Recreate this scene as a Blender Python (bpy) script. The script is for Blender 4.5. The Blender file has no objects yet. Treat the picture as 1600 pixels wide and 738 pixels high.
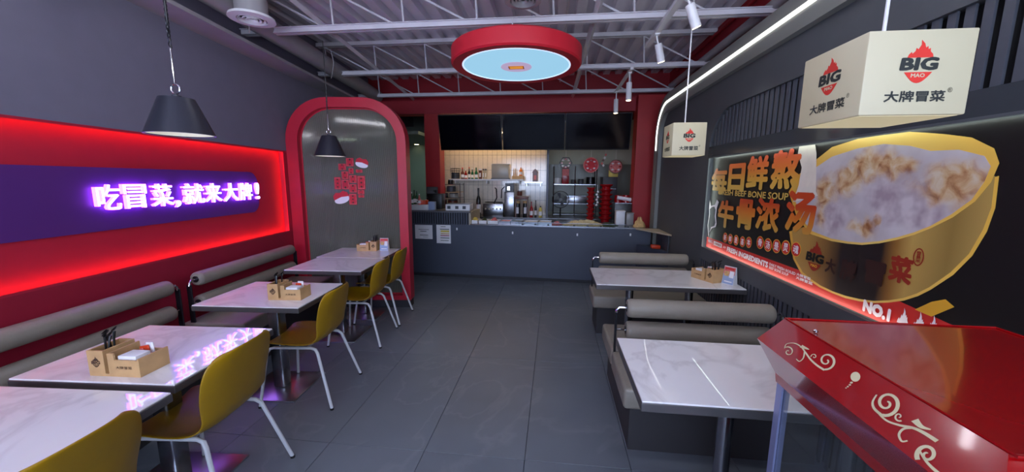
import bpy, bmesh, math, random
from mathutils import Matrix, Vector
random.seed(7)
C = bpy.context.scene.collection
PI = math.pi

# ------------------------------------------------------------------ camera
F, PITCH, YAW, ROLL, CAMZ = 580.0, 0.14981533, 0.11149481, 0.006, 1.604
fw = Vector((-math.sin(YAW)*math.cos(PITCH), math.cos(YAW)*math.cos(PITCH), -math.sin(PITCH)))
ri = Vector((math.cos(YAW), math.sin(YAW), 0)); up = ri.cross(fw)
RI = math.cos(ROLL)*ri + math.sin(ROLL)*up; UP = -math.sin(ROLL)*ri + math.cos(ROLL)*up
CAM = Vector((0, 0, CAMZ))
cd = bpy.data.cameras.new('camera'); cam = bpy.data.objects.new('camera', cd); C.objects.link(cam)
cd.sensor_width = 36; cd.lens = F/1600*36; cd.clip_start = .02; cd.clip_end = 60
M3 = Matrix((RI, UP, -fw)).transposed()
cam.matrix_world = Matrix.Translation(CAM) @ M3.to_4x4()
bpy.context.scene.camera = cam

# ------------------------------------------------------------------ colour management, world
sc = bpy.context.scene
sc.view_settings.view_transform = 'Standard'; sc.view_settings.look = 'None'
sc.view_settings.gamma = 1; sc.view_settings.use_curve_mapping = False
sc.view_settings.exposure = 0.5
w = bpy.data.worlds.new('world'); sc.world = w; w.use_nodes = True
bg = w.node_tree.nodes['Background']; bg.inputs[0].default_value = (.36, .56, 1, 1); bg.inputs[1].default_value = 2.5

def area(name, loc, direction, sx, sy, power, col):
    l = bpy.data.lights.new(name, 'AREA'); l.shape = 'RECTANGLE'; l.size = sx; l.size_y = sy
    l.energy = power; l.color = col
    o = bpy.data.objects.new(name, l); C.objects.link(o); o.location = loc
    o.rotation_euler = Vector(direction).to_track_quat('-Z', 'Y').to_euler(); return o
area('front_window_daylight', (-.3, -2.42, 1.75), (0, 1, .6), 4.2, 1.5, 150, (.66, .76, 1))
area('kitchen_ceiling_light', (-.9, 7.0, 2.95), (0, .12, -1), 3.0, .4, 14, (1, .86, .64))
area('hall_ceiling_light', (-3.1, 8.2, 2.44), (0, 0, -1), .5, .5, 5, (.8, 1, .9))

# ------------------------------------------------------------------ materials
def s2l(c): c /= 255.0; return c/12.92 if c <= .04045 else ((c+.055)/1.055)**2.4
def col(r, g, b): return (s2l(r), s2l(g), s2l(b), 1)
def mat(name, rgb, rough=.5, metal=0., emit=None, es=0., noise=0., nscale=8., bump=0., bscale=60., trans=0., alpha=1., coat=0., spec=.5, rand=0.):
    m = bpy.data.materials.new(name); m.use_nodes = True; nt = m.node_tree; b = nt.nodes['Principled BSDF']
    c = col(*rgb); b.inputs['Base Color'].default_value = c
    b.inputs['Roughness'].default_value = rough; b.inputs['Metallic'].default_value = metal
    b.inputs['Specular IOR Level'].default_value = spec
    b.inputs['Coat Weight'].default_value = coat; b.inputs['Coat Roughness'].default_value = .05
    if trans: b.inputs['Transmission Weight'].default_value = trans
    if emit: b.inputs['Emission Color'].default_value = col(*emit); b.inputs['Emission Strength'].default_value = es
    tc = nt.nodes.new('ShaderNodeTexCoord')
    if noise or rand:
        n = nt.nodes.new('ShaderNodeTexNoise'); n.inputs['Scale'].default_value = nscale; n.inputs['Detail'].default_value = 5
        nt.links.new(tc.outputs['Object'], n.inputs['Vector'])
        mr = nt.nodes.new('ShaderNodeMapRange'); mr.inputs[1].default_value = .3; mr.inputs[2].default_value = .7
        mr.inputs[3].default_value = 1-noise; mr.inputs[4].default_value = 1+noise
        nt.links.new(n.outputs[0], mr.inputs[0]); out = mr.outputs[0]
        if rand:
            oi = nt.nodes.new('ShaderNodeObjectInfo'); r2 = nt.nodes.new('ShaderNodeMapRange')
            r2.inputs[3].default_value = 1-rand; r2.inputs[4].default_value = 1+rand
            nt.links.new(oi.outputs['Random'], r2.inputs[0])
            mm = nt.nodes.new('ShaderNodeMath'); mm.operation = 'MULTIPLY'
            nt.links.new(out, mm.inputs[0]); nt.links.new(r2.outputs[0], mm.inputs[1]); out = mm.outputs[0]
        mx = nt.nodes.new('ShaderNodeVectorMath'); mx.operation = 'SCALE'; mx.inputs[0].default_value = c[:3]
        nt.links.new(out, mx.inputs['Scale']); nt.links.new(mx.outputs[0], b.inputs['Base Color'])
    if bump:
        n = nt.nodes.new('ShaderNodeTexNoise'); n.inputs['Scale'].default_value = bscale; n.inputs['Detail'].default_value = 4
        nt.links.new(tc.outputs['Object'], n.inputs['Vector'])
        bp = nt.nodes.new('ShaderNodeBump'); bp.inputs['Strength'].default_value = bump; bp.inputs['Distance'].default_value = .01
        nt.links.new(n.outputs[0], bp.inputs['Height']); nt.links.new(bp.outputs[0], b.inputs['Normal'])
    return m
def ramp_mat(name, stops, axis=2, lo=0., hi=1., rough=.4, nz=0., nscale=6., metal=0., coord='Object'):
    """printed gradient along one object axis, optionally broken by noise"""
    m = bpy.data.materials.new(name); m.use_nodes = True; nt = m.node_tree; b = nt.nodes['Principled BSDF']
    b.inputs['Roughness'].default_value = rough; b.inputs['Metallic'].default_value = metal
    tc = nt.nodes.new('ShaderNodeTexCoord'); sp = nt.nodes.new('ShaderNodeSeparateXYZ')
    nt.links.new(tc.outputs[coord], sp.inputs[0])
    mr = nt.nodes.new('ShaderNodeMapRange'); mr.inputs[1].default_value = lo; mr.inputs[2].default_value = hi
    src = sp.outputs[axis]
    if nz:
        n = nt.nodes.new('ShaderNodeTexNoise'); n.inputs['Scale'].default_value = nscale; n.inputs['Detail'].default_value = 6
        n.inputs['Distortion'].default_value = 1.0
        nt.links.new(tc.outputs[coord], n.inputs['Vector'])
        a = nt.nodes.new('ShaderNodeMath'); a.operation = 'MULTIPLY_ADD'; a.inputs[1].default_value = nz
        nt.links.new(n.outputs[0], a.inputs[0]); nt.links.new(src, a.inputs[2]); src = a.outputs[0]
    nt.links.new(src, mr.inputs[0])
    cr = nt.nodes.new('ShaderNodeValToRGB'); e = cr.color_ramp.elements
    while len(e) < len(stops): e.new(.5)
    for k, (p, c) in enumerate(stops): e[k].position = p; e[k].color = col(*c)
    nt.links.new(mr.outputs[0], cr.inputs[0]); nt.links.new(cr.outputs[0], b.inputs['Base Color'])
    return m
def marble(name, base, vein, scale=1.2, rough=.12, lo=.47, hi=.53, amt=1.0, coat=.3, rand=0., coord='Object', flat=False):
    m = bpy.data.materials.new(name); m.use_nodes = True; nt = m.node_tree; b = nt.nodes['Principled BSDF']
    b.inputs['Roughness'].default_value = rough; b.inputs['Coat Weight'].default_value = coat; b.inputs['Coat Roughness'].default_value = .012
    if flat: b.inputs['Specular IOR Level'].default_value = .1
    tc = nt.nodes.new('ShaderNodeTexCoord'); src = tc.outputs['Object']
    if coord == 'World':
        g = nt.nodes.new('ShaderNodeNewGeometry'); src = g.outputs['Position']
    n = nt.nodes.new('ShaderNodeTexNoise'); n.inputs['Scale'].default_value = scale; n.inputs['Detail'].default_value = 7
    n.inputs['Distortion'].default_value = 1.6
    nt.links.new(src, n.inputs['Vector'])
    cr = nt.nodes.new('ShaderNodeValToRGB'); e = cr.color_ramp.elements; e.new(.5)
    mid = (lo+hi)/2
    e[0].position = lo-.02; e[0].color = col(*base); e[1].position = mid; e[1].color = col(*vein); e[2].position = hi+.02; e[2].color = col(*base)
    nt.links.new(n.outputs[0], cr.inputs[0])
    n2 = nt.nodes.new('ShaderNodeTexNoise'); n2.inputs['Scale'].default_value = scale*2.3; n2.inputs['Detail'].default_value = 8
    nt.links.new(src, n2.inputs['Vector'])
    mr = nt.nodes.new('ShaderNodeMapRange'); mr.inputs[1].default_value = .3; mr.inputs[2].default_value = .7; mr.inputs[3].default_value = .96 if flat else .90; mr.inputs[4].default_value = 1.02 if flat else 1.08
    nt.links.new(n2.outputs[0], mr.inputs[0]); out = mr.outputs[0]
    if rand:
        oi = nt.nodes.new('ShaderNodeObjectInfo'); r2 = nt.nodes.new('ShaderNodeMapRange'); r2.inputs[3].default_value = 1-rand; r2.inputs[4].default_value = 1+rand
        nt.links.new(oi.outputs['Random'], r2.inputs[0]); mm = nt.nodes.new('ShaderNodeMath'); mm.operation = 'MULTIPLY'
        nt.links.new(out, mm.inputs[0]); nt.links.new(r2.outputs[0], mm.inputs[1]); out = mm.outputs[0]
    mx = nt.nodes.new('ShaderNodeVectorMath'); mx.operation = 'SCALE'
    nt.links.new(cr.outputs[0], mx.inputs[0]); nt.links.new(out, mx.inputs['Scale']); nt.links.new(mx.outputs[0], b.inputs['Base Color'])
    return m
M = {}
M['tile'] = marble('grey_floor_tile', (108, 114, 122), (117, 122, 129), .8, .42, .499, .501, coat=0., rand=.05, coord='World')
M['grout'] = mat('dark_grout', (38, 39, 43), .9)
M['marble'] = marble('white_marble_laminate', (243, 241, 242), (226, 223, 224), 1.6, .30, coat=.9, flat=True)
M['edge'] = mat('satin_grey_edge', (112, 110, 110), .35, .7, noise=.05)
M['steel'] = mat('brushed_steel', (150, 152, 158), .25, 1., noise=.06, nscale=30)
M['polished'] = mat('polished_steel_plate', (200, 200, 206), .30, 1.)
M['darksteel'] = mat('dark_steel', (58, 58, 64), .35, .8)
M['chrome'] = mat('chrome', (215, 216, 220), .08, 1.)
M['yellow'] = mat('mustard_plastic_shell', (156, 120, 8), .38, noise=.05, bump=.05, bscale=300)
M['white_metal'] = mat('white_powder_coat', (205, 208, 212), .35)
M['rubber'] = mat('black_rubber', (20, 20, 22), .8)
M['vinyl'] = mat('grey_vinyl', (140, 133, 121), .45, noise=.05, bump=.15, bscale=40)
M['bench_base'] = mat('dark_bench_base', (54, 52, 54), .6, noise=.05)
M['wall_grey'] = mat('blue_grey_wall_paint', (116, 113, 130), .75, noise=.03, bump=.03, bscale=120)
M['panel_grey'] = mat('slate_grey_panel', (80, 84, 87), .55, noise=.04)
M['gloss_grey'] = mat('glossy_slate_trim', (66, 70, 74), .10, noise=.03)
M['border'] = mat('strip_lit_border_grey', (122, 124, 119), .5)  # paler than the panel grey: the strip's spill of light is in the colour
M['slat'] = mat('dark_slat', (76, 80, 88), .5, noise=.05)
M['slat_back'] = mat('slat_backing', (22, 23, 27), .8)
M['red'] = mat('red_paint', (176, 30, 56), .5, noise=.04)
M['redwall'] = mat('deep_red_wall_paint', (146, 12, 30), .6, noise=.04)
M['columnred'] = mat('bright_red_column_paint', (160, 16, 24), .5, noise=.05)
M['dado'] = mat('shade_darkened_red_paint', (150, 22, 48), .55, noise=.04)  # the niche's red paint, with the dimness of the lower wall put into the colour
M['lampred'] = mat('red_lamp_rim', (205, 30, 48), .45)
M['arch'] = mat('red_arch_lacquer', (186, 28, 52), .4, noise=.03)
M['plinth'] = mat('dark_plinth', (45, 46, 52), .6)
M['ceiling'] = mat('pale_painted_deck', (222, 218, 228), .6, noise=.08, nscale=2)
M['joist'] = mat('white_painted_steel', (200, 198, 204), .5, noise=.05)
M['duct'] = mat('grey_white_duct', (150, 148, 150), .5, noise=.05)
M['black'] = mat('black_plastic', (14, 14, 17), .35)
M['screen'] = mat('switched_off_screen', (5, 5, 14), .12, spec=.25)
M['shade'] = mat('dark_grey_shade', (50, 51, 60), .35, .3, noise=.05)
M['shade_in'] = mat('cream_shade_lining', (215, 212, 200), .6, emit=(225, 222, 205), es=.35)
M['navy'] = mat('navy_sign_panel', (84, 40, 120), .5)
M['neonface'] = mat('lit_white_letter', (250, 250, 255), .4, emit=(196, 222, 255), es=3.6)
M['neonside'] = mat('violet_halo_letter_side', (120, 60, 255), .4, emit=(180, 80, 255), es=6.)
M['led_red'] = mat('red_led_strip', (255, 40, 30), .5, emit=(255, 70, 60), es=17.)
M['led_white'] = mat('white_led_strip', (255, 255, 250), .5, emit=(250, 252, 245), es=2.2)
M['led_warm'] = mat('warm_led_strip', (255, 240, 225), .5, emit=(255, 236, 220), es=9.)
M['led_niche'] = mat('niche_led_strip', (255, 255, 250), .5, emit=(235, 250, 240), es=9.)
M['disc'] = mat('cyan_white_diffuser', (60, 70, 80), .5, emit=(165, 220, 250), es=.60)
M['disc_rim'] = mat('pale_bright_ring', (230, 240, 255), .4, emit=(200, 225, 255), es=.7)
M['lantern'] = mat('cream_lit_acrylic', (186, 179, 150), .5, emit=(222, 214, 180), es=.10)
M['lantern_bottom'] = mat('cream_lantern_bottom', (186, 179, 150), .5, emit=(225, 214, 170), es=.34)
M['wood'] = mat('bamboo_wood', (196, 158, 108), .55, noise=.12, nscale=14, bump=.05)
M['wood_dark'] = mat('burnt_brown_print', (66, 42, 28), .7)
M['white'] = mat('white_plastic', (225, 226, 228), .4)
M['paper'] = mat('white_paper', (232, 232, 236), .8, noise=.02)
M['logo_red'] = mat('flame_red_print', (220, 52, 40), .6)
M['logo_dark'] = mat('charcoal_print', (42, 46, 44), .6)
M['print_white'] = mat('white_print', (240, 235, 238), .5)
M['cream'] = mat('cream_scroll_print', (206, 196, 156), .5)
M['popred'] = mat('glossy_red_metal', (150, 5, 10), .16, coat=.6, noise=.03)
M['alu'] = mat('anodised_aluminium', (150, 158, 200), .3, .6)
M['glass'] = mat('clear_glass', (235, 240, 240), .02, trans=1.)
M['reed'] = mat('reeded_smoked_glass', (128, 130, 118), .07, trans=.45, spec=1.)
M['frost'] = mat('frosted_plastic', (205, 205, 200), .3, trans=.6)
M['tilewhite'] = mat('cream_white_wall_tile', (226, 214, 196), .12, noise=.05, nscale=20, coat=.4)
M['kwall'] = mat('pale_green_grey_wall', (178, 186, 168), .6, noise=.03)
M['kdark'] = mat('dark_grey_kitchen_panel', (66, 70, 78), .5)
M['hall'] = mat('grey_green_hall_wall', (110, 126, 118), .7, noise=.03)
M['counter'] = mat('slate_blue_counter', (66, 73, 88), .5, noise=.04, nscale=3)
M['ctop'] = mat('grey_counter_top', (96, 98, 106), .35)
M['beige'] = mat('beige_laminate', (176, 164, 140), .5)
M['sticker'] = mat('red_paper_sticker', (196, 26, 44), .6, emit=None)
M['gold'] = mat('gold_print', (232, 176, 50), .4)
M['noodle'] = mat('pale_noodle', (214, 196, 150), .6, noise=.3, nscale=60, bump=.6, bscale=120)
M['meat'] = mat('tan_bread', (206, 168, 112), .7, noise=.2, nscale=50, bump=.5, bscale=60)
M['bowlred'] = mat('red_plastic_bowl', (150, 12, 20), .25)
M['green'] = mat('green_bottle', (20, 92, 58), .25)
M['orange'] = mat('orange_bottle', (226, 120, 16), .3)
M['brown'] = mat('brown_bottle', (98, 46, 28), .35)
M['blue'] = mat('pale_blue_plastic', (150, 170, 205), .4)
M['snack'] = mat('red_orange_wrapper', (206, 66, 30), .35)
M['ymat'] = mat('yellow_card', (214, 194, 96), .6)
M['pink'] = mat('pink_red_paper', (206, 110, 108), .6, noise=.3, nscale=40)
M['leaf'] = mat('dark_green_leaf', (36, 64, 30), .5)
M['amber'] = mat('amber_print', (244, 150, 20), .5)

# ------------------------------------------------------------------ geometry helpers
def ray(u, v): return RI*((u-800)/F) + UP*((369-v)/F) + fw
def at(u, v, x=None, y=None, z=None, P=None, n=None):
    d = ray(u, v)
    if x is not None: t = (x-CAM.x)/d.x
    elif y is not None: t = (y-CAM.y)/d.y
    elif z is not None: t = (z-CAM.z)/d.z
    else: t = n.dot(P-CAM)/n.dot(d)
    return CAM + d*t
TH = math.atan2(.112, .994)
NL = Vector((math.cos(TH), math.sin(TH), 0)); UL = Vector((-math.sin(TH), math.cos(TH), 0)); OL = Vector((-2.70, 0, 0))
def L(a, b, z=0): return OL + NL*a + UL*b + Vector((0, 0, z))
def toL(p): d = p-OL; return Vector((d.dot(NL), d.dot(UL), p.z))
def atL(u, v, a): return toL(at(u, v, P=L(a, 0, 0), n=NL))

class MB:
    def __init__(s): s.v = []; s.f = []
    def add(s, vs, fs):
        o = len(s.v); s.v += [tuple(p) for p in vs]; s.f += [tuple(i+o for i in f) for f in fs]; return s
    def box(s, x0, x1, y0, y1, z0, z1):
        return s.add([(x0,y0,z0),(x1,y0,z0),(x1,y1,z0),(x0,y1,z0),(x0,y0,z1),(x1,y0,z1),(x1,y1,z1),(x0,y1,z1)],
                     [(0,3,2,1),(4,5,6,7),(0,1,5,4),(1,2,6,5),(2,3,7,6),(3,0,4,7)])
    def rbox(s, x0, x1, y0, y1, z0, z1, r=.01, seg=2):
        bm = bmesh.new(); bmesh.ops.create_cube(bm, size=1)
        for v in bm.verts: v.co = Vector(((x0+x1)/2+v.co.x*(x1-x0), (y0+y1)/2+v.co.y*(y1-y0), (z0+z1)/2+v.co.z*(z1-z0)))
        bmesh.ops.bevel(bm, geom=bm.edges[:], offset=r, segments=seg, profile=.5, affect='EDGES')
        bm.verts.index_update()
        s.add([v.co[:] for v in bm.verts], [[v.index for v in f.verts] for f in bm.faces]); bm.free(); return s
    def tube(s, path, r, n=8, close=False, caps=True):
        path = [Vector(p) for p in path]; rs = r if isinstance(r, (list, tuple)) else [r]*len(path)
        vs = []; m = len(path); prev = None
        for i, p in enumerate(path):
            a = path[i-1] if i > 0 else (path[-1] if close else p); b = path[i+1] if i < m-1 else (path[0] if close else p)
            t = (b-a).normalized()
            if prev is None:
                ref = Vector((0,0,1)) if abs(t.z) < .9 else Vector((1,0,0)); e1 = t.cross(ref).normalized()
            else:
                e1 = (prev - t*prev.dot(t)).normalized()
            prev = e1; e2 = t.cross(e1)
            for k in range(n): vs.append(p + (e1*math.cos(2*PI*k/n)+e2*math.sin(2*PI*k/n))*rs[i])
        fs = []
        for i in range(m if close else m-1):
            j = (i+1) % m
            for k in range(n): fs.append((i*n+k, i*n+(k+1)%n, j*n+(k+1)%n, j*n+k))
        if caps and not close: fs.append(tuple(range(n-1,-1,-1))); fs.append(tuple((m-1)*n+k for k in range(n)))
        return s.add(vs, fs)
    def lathe(s, prof, cx=0, cy=0, n=24, close=False):
        vs = []; fs = []; m = len(prof)
        for (r, z) in prof:
            for k in range(n): vs.append((cx+r*math.cos(2*PI*k/n), cy+r*math.sin(2*PI*k/n), z))
        for i in range(m-1+(1 if close else 0)):
            j = (i+1) % m
            for k in range(n): fs.append((i*n+k, i*n+(k+1)%n, j*n+(k+1)%n, j*n+k))
        if not close:
            if prof[0][0] > 1e-4: fs.append(tuple(range(n-1,-1,-1)))
            if prof[-1][0] > 1e-4: fs.append(tuple((m-1)*n+k for k in range(n)))
        return s.add(vs, fs)
    def prism(s, poly, o, ex, ey, ez):
        """poly in (ex, ey) from origin o, extruded by vector ez"""
        o, ex, ey, ez = Vector(o), Vector(ex), Vector(ey), Vector(ez); n = len(poly)
        b = [o+ex*p[0]+ey*p[1] for p in poly]
        return s.add(b+[p+ez for p in b], [tuple(range(n-1,-1,-1)), tuple(range(n, 2*n))]+[(i,(i+1)%n,n+(i+1)%n,n+i) for i in range(n)])
    def ring(s, outer, inner, o, ex, ey, ez):
        o, ex, ey, ez = Vector(o), Vector(ex), Vector(ey), Vector(ez); n = len(outer)
        vs = [o+ex*p[0]+ey*p[1] for p in outer]+[o+ex*p[0]+ey*p[1] for p in inner]; vs += [p+ez for p in vs]; fs = []
        for i in range(n):
            j = (i+1) % n
            fs += [(i, n+i, n+j, j), (2*n+i, 2*n+j, 3*n+j, 3*n+i), (i, j, 2*n+j, 2*n+i), (n+i, 3*n+i, 3*n+j, n+j)]
        return s.add(vs, fs)
    def build(s, name, m, parent=None, loc=None, rz=0., smooth=True, mesh_only=False):
        me = bpy.data.meshes.new(name); me.from_pydata(s.v, [], s.f); me.validate()
        bm = bmesh.new(); bm.from_mesh(me); bmesh.ops.recalc_face_normals(bm, faces=bm.faces); bm.to_mesh(me); bm.free()
        if smooth: me.shade_smooth(); me.set_sharp_from_angle(angle=math.radians(35))
        me.materials.append(M[m] if isinstance(m, str) else m)
        if mesh_only: return me
        return link(name, me, parent, loc, rz)
def link(name, me, parent=None, loc=None, rz=0.):
    o = bpy.data.objects.new(name, me); C.objects.link(o)
    if parent: o.parent = parent
    if loc is not None: o.location = loc
    if rz: o.rotation_euler = (0, 0, rz)
    return o
def tag(o, label, cat, group=None):
    o['label'] = label; o['category'] = cat
    if group: o['group'] = group
    return o
def thing(name, label, cat, loc=(0,0,0), rz=0., group=None):
    o = bpy.data.objects.new(name, None); C.objects.link(o); o.empty_display_size = .05
    o.location = loc; o.rotation_euler = (0, 0, rz); return tag(o, label, cat, group)
def struct(o): o['kind'] = 'structure'; return o
def copy_tree(o, parent=None):
    c = o.copy(); C.objects.link(c)
    if parent: c.parent = parent
    for ch in list(o.children): copy_tree(ch, c)
    return c
def B(*a): return MB().box(*a)
_tc = {}
def text_mesh(s, bold=0., depth=.0):
    k = (s, bold, depth)
    if k in _tc: return _tc[k]
    if bold > 0:      # heavier strokes: the thin outline repeated with small shifts
        b0 = text_mesh(s, 0., depth); vs = []; fs = []; nv = len(b0.vertices)
        W_, H_ = b0['wh']
        offs = [(0, 0)]+[(bold*math.cos(a*PI/4+.4), bold*math.sin(a*PI/4+.4)) for a in range(8)]
        for q, (dx, dy) in enumerate(offs):
            for v in b0.vertices: vs.append((v.co.x*(W_-2*bold)/W_+dx/W_, v.co.y*(H_-2*bold)/H_+dy/H_, v.co.z+q*.00002))
            for f in b0.polygons: fs.append([i+q*nv for i in f.vertices])
        me = bpy.data.meshes.new('lettering'); me.from_pydata(vs, [], fs); _tc[k] = me; return me
    cu = bpy.data.curves.new('lettering', 'FONT'); cu.body = s; cu.size = 1; cu.extrude = depth; cu.resolution_u = 2
    cu.space_line = .85; cu.align_x = 'CENTER'
    o = bpy.data.objects.new('lettering', cu); C.objects.link(o)
    me = bpy.data.meshes.new_from_object(o.evaluated_get(bpy.context.evaluated_depsgraph_get()))
    bpy.data.objects.remove(o)
    xs = [v.co.x for v in me.vertices]; ys = [v.co.y for v in me.vertices]
    cx, cy, sw, sh = (min(xs)+max(xs))/2, (min(ys)+max(ys))/2, max(xs)-min(xs), max(ys)-min(ys)
    for v in me.vertices: v.co = Vector(((v.co.x-cx)/sw, (v.co.y-cy)/sh, v.co.z))
    me['wh'] = (sw, sh)
    _tc[k] = me; return me
def text(s, w, h, m, parent, c, ex, ey, bold=.02, depth=0., name='lettering', skew=0.):
    """lettering of size w x h centred on c, reading along ex, upright along ey (parent's space)"""
    me = text_mesh(s, bold, depth).copy(); c, ex, ey = Vector(c), Vector(ex), Vector(ey); n = ex.cross(ey)
    for v in me.vertices: v.co = c + ex*(v.co.x*w+skew*v.co.y*h) + ey*(v.co.y*h) + n*v.co.z
    me.materials.clear(); me.materials.append(M[m] if isinstance(m, str) else m)
    return link(name, me, parent)
FLAME = [(-.5,.0),(-.46,.16),(-.36,.3),(-.33,.2),(-.22,.34),(-.2,.5),(-.12,.42),(-.02,.66),(-.04,.9),(.1,.72),(.16,.5),(.24,.58),(.26,.42),(.34,.48),(.36,.3),(.46,.18),(.5,0)]
def bowl_arc(w=.5, d=.3, n=12): return [(-w+2*w*i/n, -d*math.sin(PI*i/n)) for i in range(n+1)]
def logo(parent, c, ex, ey, size, flame='logo_red', dark='logo_dark', sub='print_white', off=.001):
    """flame over block letters BIG over a rounded base reading MAO"""
    c, ex, ey = Vector(c), Vector(ex), Vector(ey); n = ex.cross(ey)
    MB().prism([(p[0]*.66*size, (p[1]*.52+.17)*size) for p in FLAME], c, ex, ey, n*off).build('flame', flame, parent, smooth=False)
    text('BIG', size*.98, size*.36, dark, parent, c+n*off*1.2, ex, ey, bold=.05, name='lettering', skew=.08)
    MB().prism([(p[0]*.72*size, (-.22+p[1])*size) for p in bowl_arc(.5, .3)], c, ex, ey, n*off).build('badge', flame, parent, smooth=False)
    text('MAO', size*.36, size*.11, sub, parent, c+n*off*1.6-ey*size*.31, ex, ey, bold=.03)

# ------------------------------------------------------------------ floor
fl = struct(B(-4.6, 2.6, -2.6, 10.2, -.12, -.012).build('floor', 'grout', smooth=False))
tile_me = MB().rbox(.0015, .5985, .0015, 1.1985, -.012, 0, .0012, 1).build('tile', 'tile', mesh_only=True)
for i in range(-5, 8):
    for j in range(-4, 6):
        x = -1.9347+i*.6; y = 1.929+j*1.2
        if x > 2.4 or x < -4.5: continue
        link('tile', tile_me, fl, (x, y, 0))

# ------------------------------------------------------------------ left wall (own frame, 6.4 degrees off the tile grid)
LR = dict(loc=OL, rz=TH)
B0, B1 = -2.6, 4.16
wl = struct(B(-.18, 0, B0, 10.2, 1.93, 3.5).build('wall_left', 'wall_grey', smooth=False, **LR))
def lpart(name, mb, m): return mb.build(name, m, wl, smooth=False)
lpart('red_dado', B(-.18, 0, B0, 4.25, 0, .97), 'dado')
lpart('red_niche_back', B(-.18, -.065, B0, B1, .97, 1.93), 'red')
lpart('red_niche_reveal', B(-.18, 0, B1, 4.25, .97, 1.93), 'red')
lpart('wall_run', B(-.18, -.02, 4.25, 10.2, 0, 1.93), 'hall')
o = struct(B(0, .03, B0, 4.6, 0, .08).build('baseboard_left', 'plinth', smooth=False, **LR))
ledge = B(-.02, .27, B0, 5.9, 2.82, 2.85).build('trim_1', 'duct', smooth=False, **LR); struct(ledge)
# red light strips tucked behind the lips of the niche
t = thing('niche_light_strip', 'thin red light strip edging the red niche in the left wall', 'light strip', L(0, 0, 0), TH)
B(-.014, -.008, B0, B1, 1.924, 1.929).build('light_strip', 'led_red', t, smooth=False)
B(-.014, -.008, B0, B1, .971, .976).build('light_strip', 'led_red', t, smooth=False)
B(-.010, -.006, B1-.006, B1-.001, .99, 1.91).build('light_strip', 'led_red', t, smooth=False)

for q in (B(-.004, 0, B0, B1, 1.914, 1.93), B(-.004, 0, B0, B1, .97, .984), B(-.004, 0, B1-.020, B1, .97, 1.93)): q.build('niche_lip', 'red', wl, smooth=False)
# sign
pr_ = atL(408, 307, -.05)
s0, s1 = 1.0, atL(407.5, 305, -.03).y
zt, zb = atL(395, 269, -.05).z, atL(395, 332, -.05).z
sg = thing('neon_sign', 'glowing white lettering on a rounded navy panel in the red niche', 'sign', L(-.065, 0, 0), TH)
zc = (zt+zb)/2; rr = (zt-zb)/2*.55
def rrect(x0, x1, z0, z1, r, n=8, corners=(1,1,1,1)):
    pts = []
    for k, (cx, cz, a0) in enumerate(((x1-r, z1-r, 0), (x0+r, z1-r, 90), (x0+r, z0+r, 180), (x1-r, z0+r, 270))):
        if corners[k]:
            for i in range(n+1):
                a = math.radians(a0+90*i/n); pts.append((cx+r*math.cos(a), cz+r*math.sin(a)))
        else:
            pts.append(((x1, x0, x0, x1)[k], (z1, z1, z0, z0)[k]))
    return pts
MB().prism(rrect(s0-1.6, s1, zb, zt, rr), (0,0,0), (0,1,0), (0,0,1), (.012,0,0)).build('panel', 'navy', sg, smooth=False)
chars = [('吃', 150, 189), ('冒', 193, 230), ('菜', 238, 271), (',', 274, 282), ('就', 287, 320), ('来', 321, 347), ('大', 351, 373), ('牌', 375, 395), ('!', 401, 406)]
A_ = .045
zch_t = atL(380, 286, -.02).z; zch_b = atL(380, 313, -.02).z
for ch, u0, u1 in chars:
    b0 = atL(u0, 305, -.02).y; b1 = atL(u1, 305, -.02).y; bc = (b0+b1)/2; wd = (b1-b0)
    h = (zch_t-zch_b); zz = (zch_t+zch_b)/2
    if ch == ',': h *= .32; zz = zch_b+h*.2
    text(ch, wd, h, 'neonside', sg, (.034, bc, zz), (0,1,0), (0,0,1), bold=.002, depth=.012, name='letter')
    text(ch, wd*.97, h*.97, 'neonface', sg, (.0465, bc, zz), (0,1,0), (0,0,1), bold=.004, depth=.0, name='letter_face')

# ------------------------------------------------------------------ reeded glass arch partition
AB0, AB1, AW, AH, AR = 4.20, 4.37, 1.42, 2.545, .50
def archpoly(x0, x1, z0, z1, r, n=10):
    pts = [(x0, z0), (x1, z0)]
    for i in range(n+1): a = math.radians(90*i/n); pts.append((x1-r+r*math.cos(a), z1-r+r*math.sin(a)))
    for i in range(n+1): a = math.radians(90+90*i/n); pts.append((x0+r+r*math.cos(a), z1-r+r*math.sin(a)))
    return pts
ap = thing('arch_partition', 'red rounded arch frame holding smoked reeded glass behind the left tables', 'partition', L(0, AB0), TH)
MB().ring(archpoly(.004, AW, .10, AH, AR), archpoly(.14, AW-.105, .16, AH-.11, AR-.1), (0,0,0), (1,0,0), (0,0,1), (0,AB1-AB0,0)).build('frame', 'arch', ap)
MB().ring(archpoly(.125, AW-.09, .145, AH-.095, AR-.09), archpoly(.155, AW-.12, .175, AH-.125, AR-.12), (0,.07,0), (1,0,0), (0,0,1), (0,.02,0)).build('glazing_bead', 'arch', ap)
MB().box(.004, AW-.01, .01, AB1-AB0-.01, 0, .10).build('plinth', 'plinth', ap, smooth=False)
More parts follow.
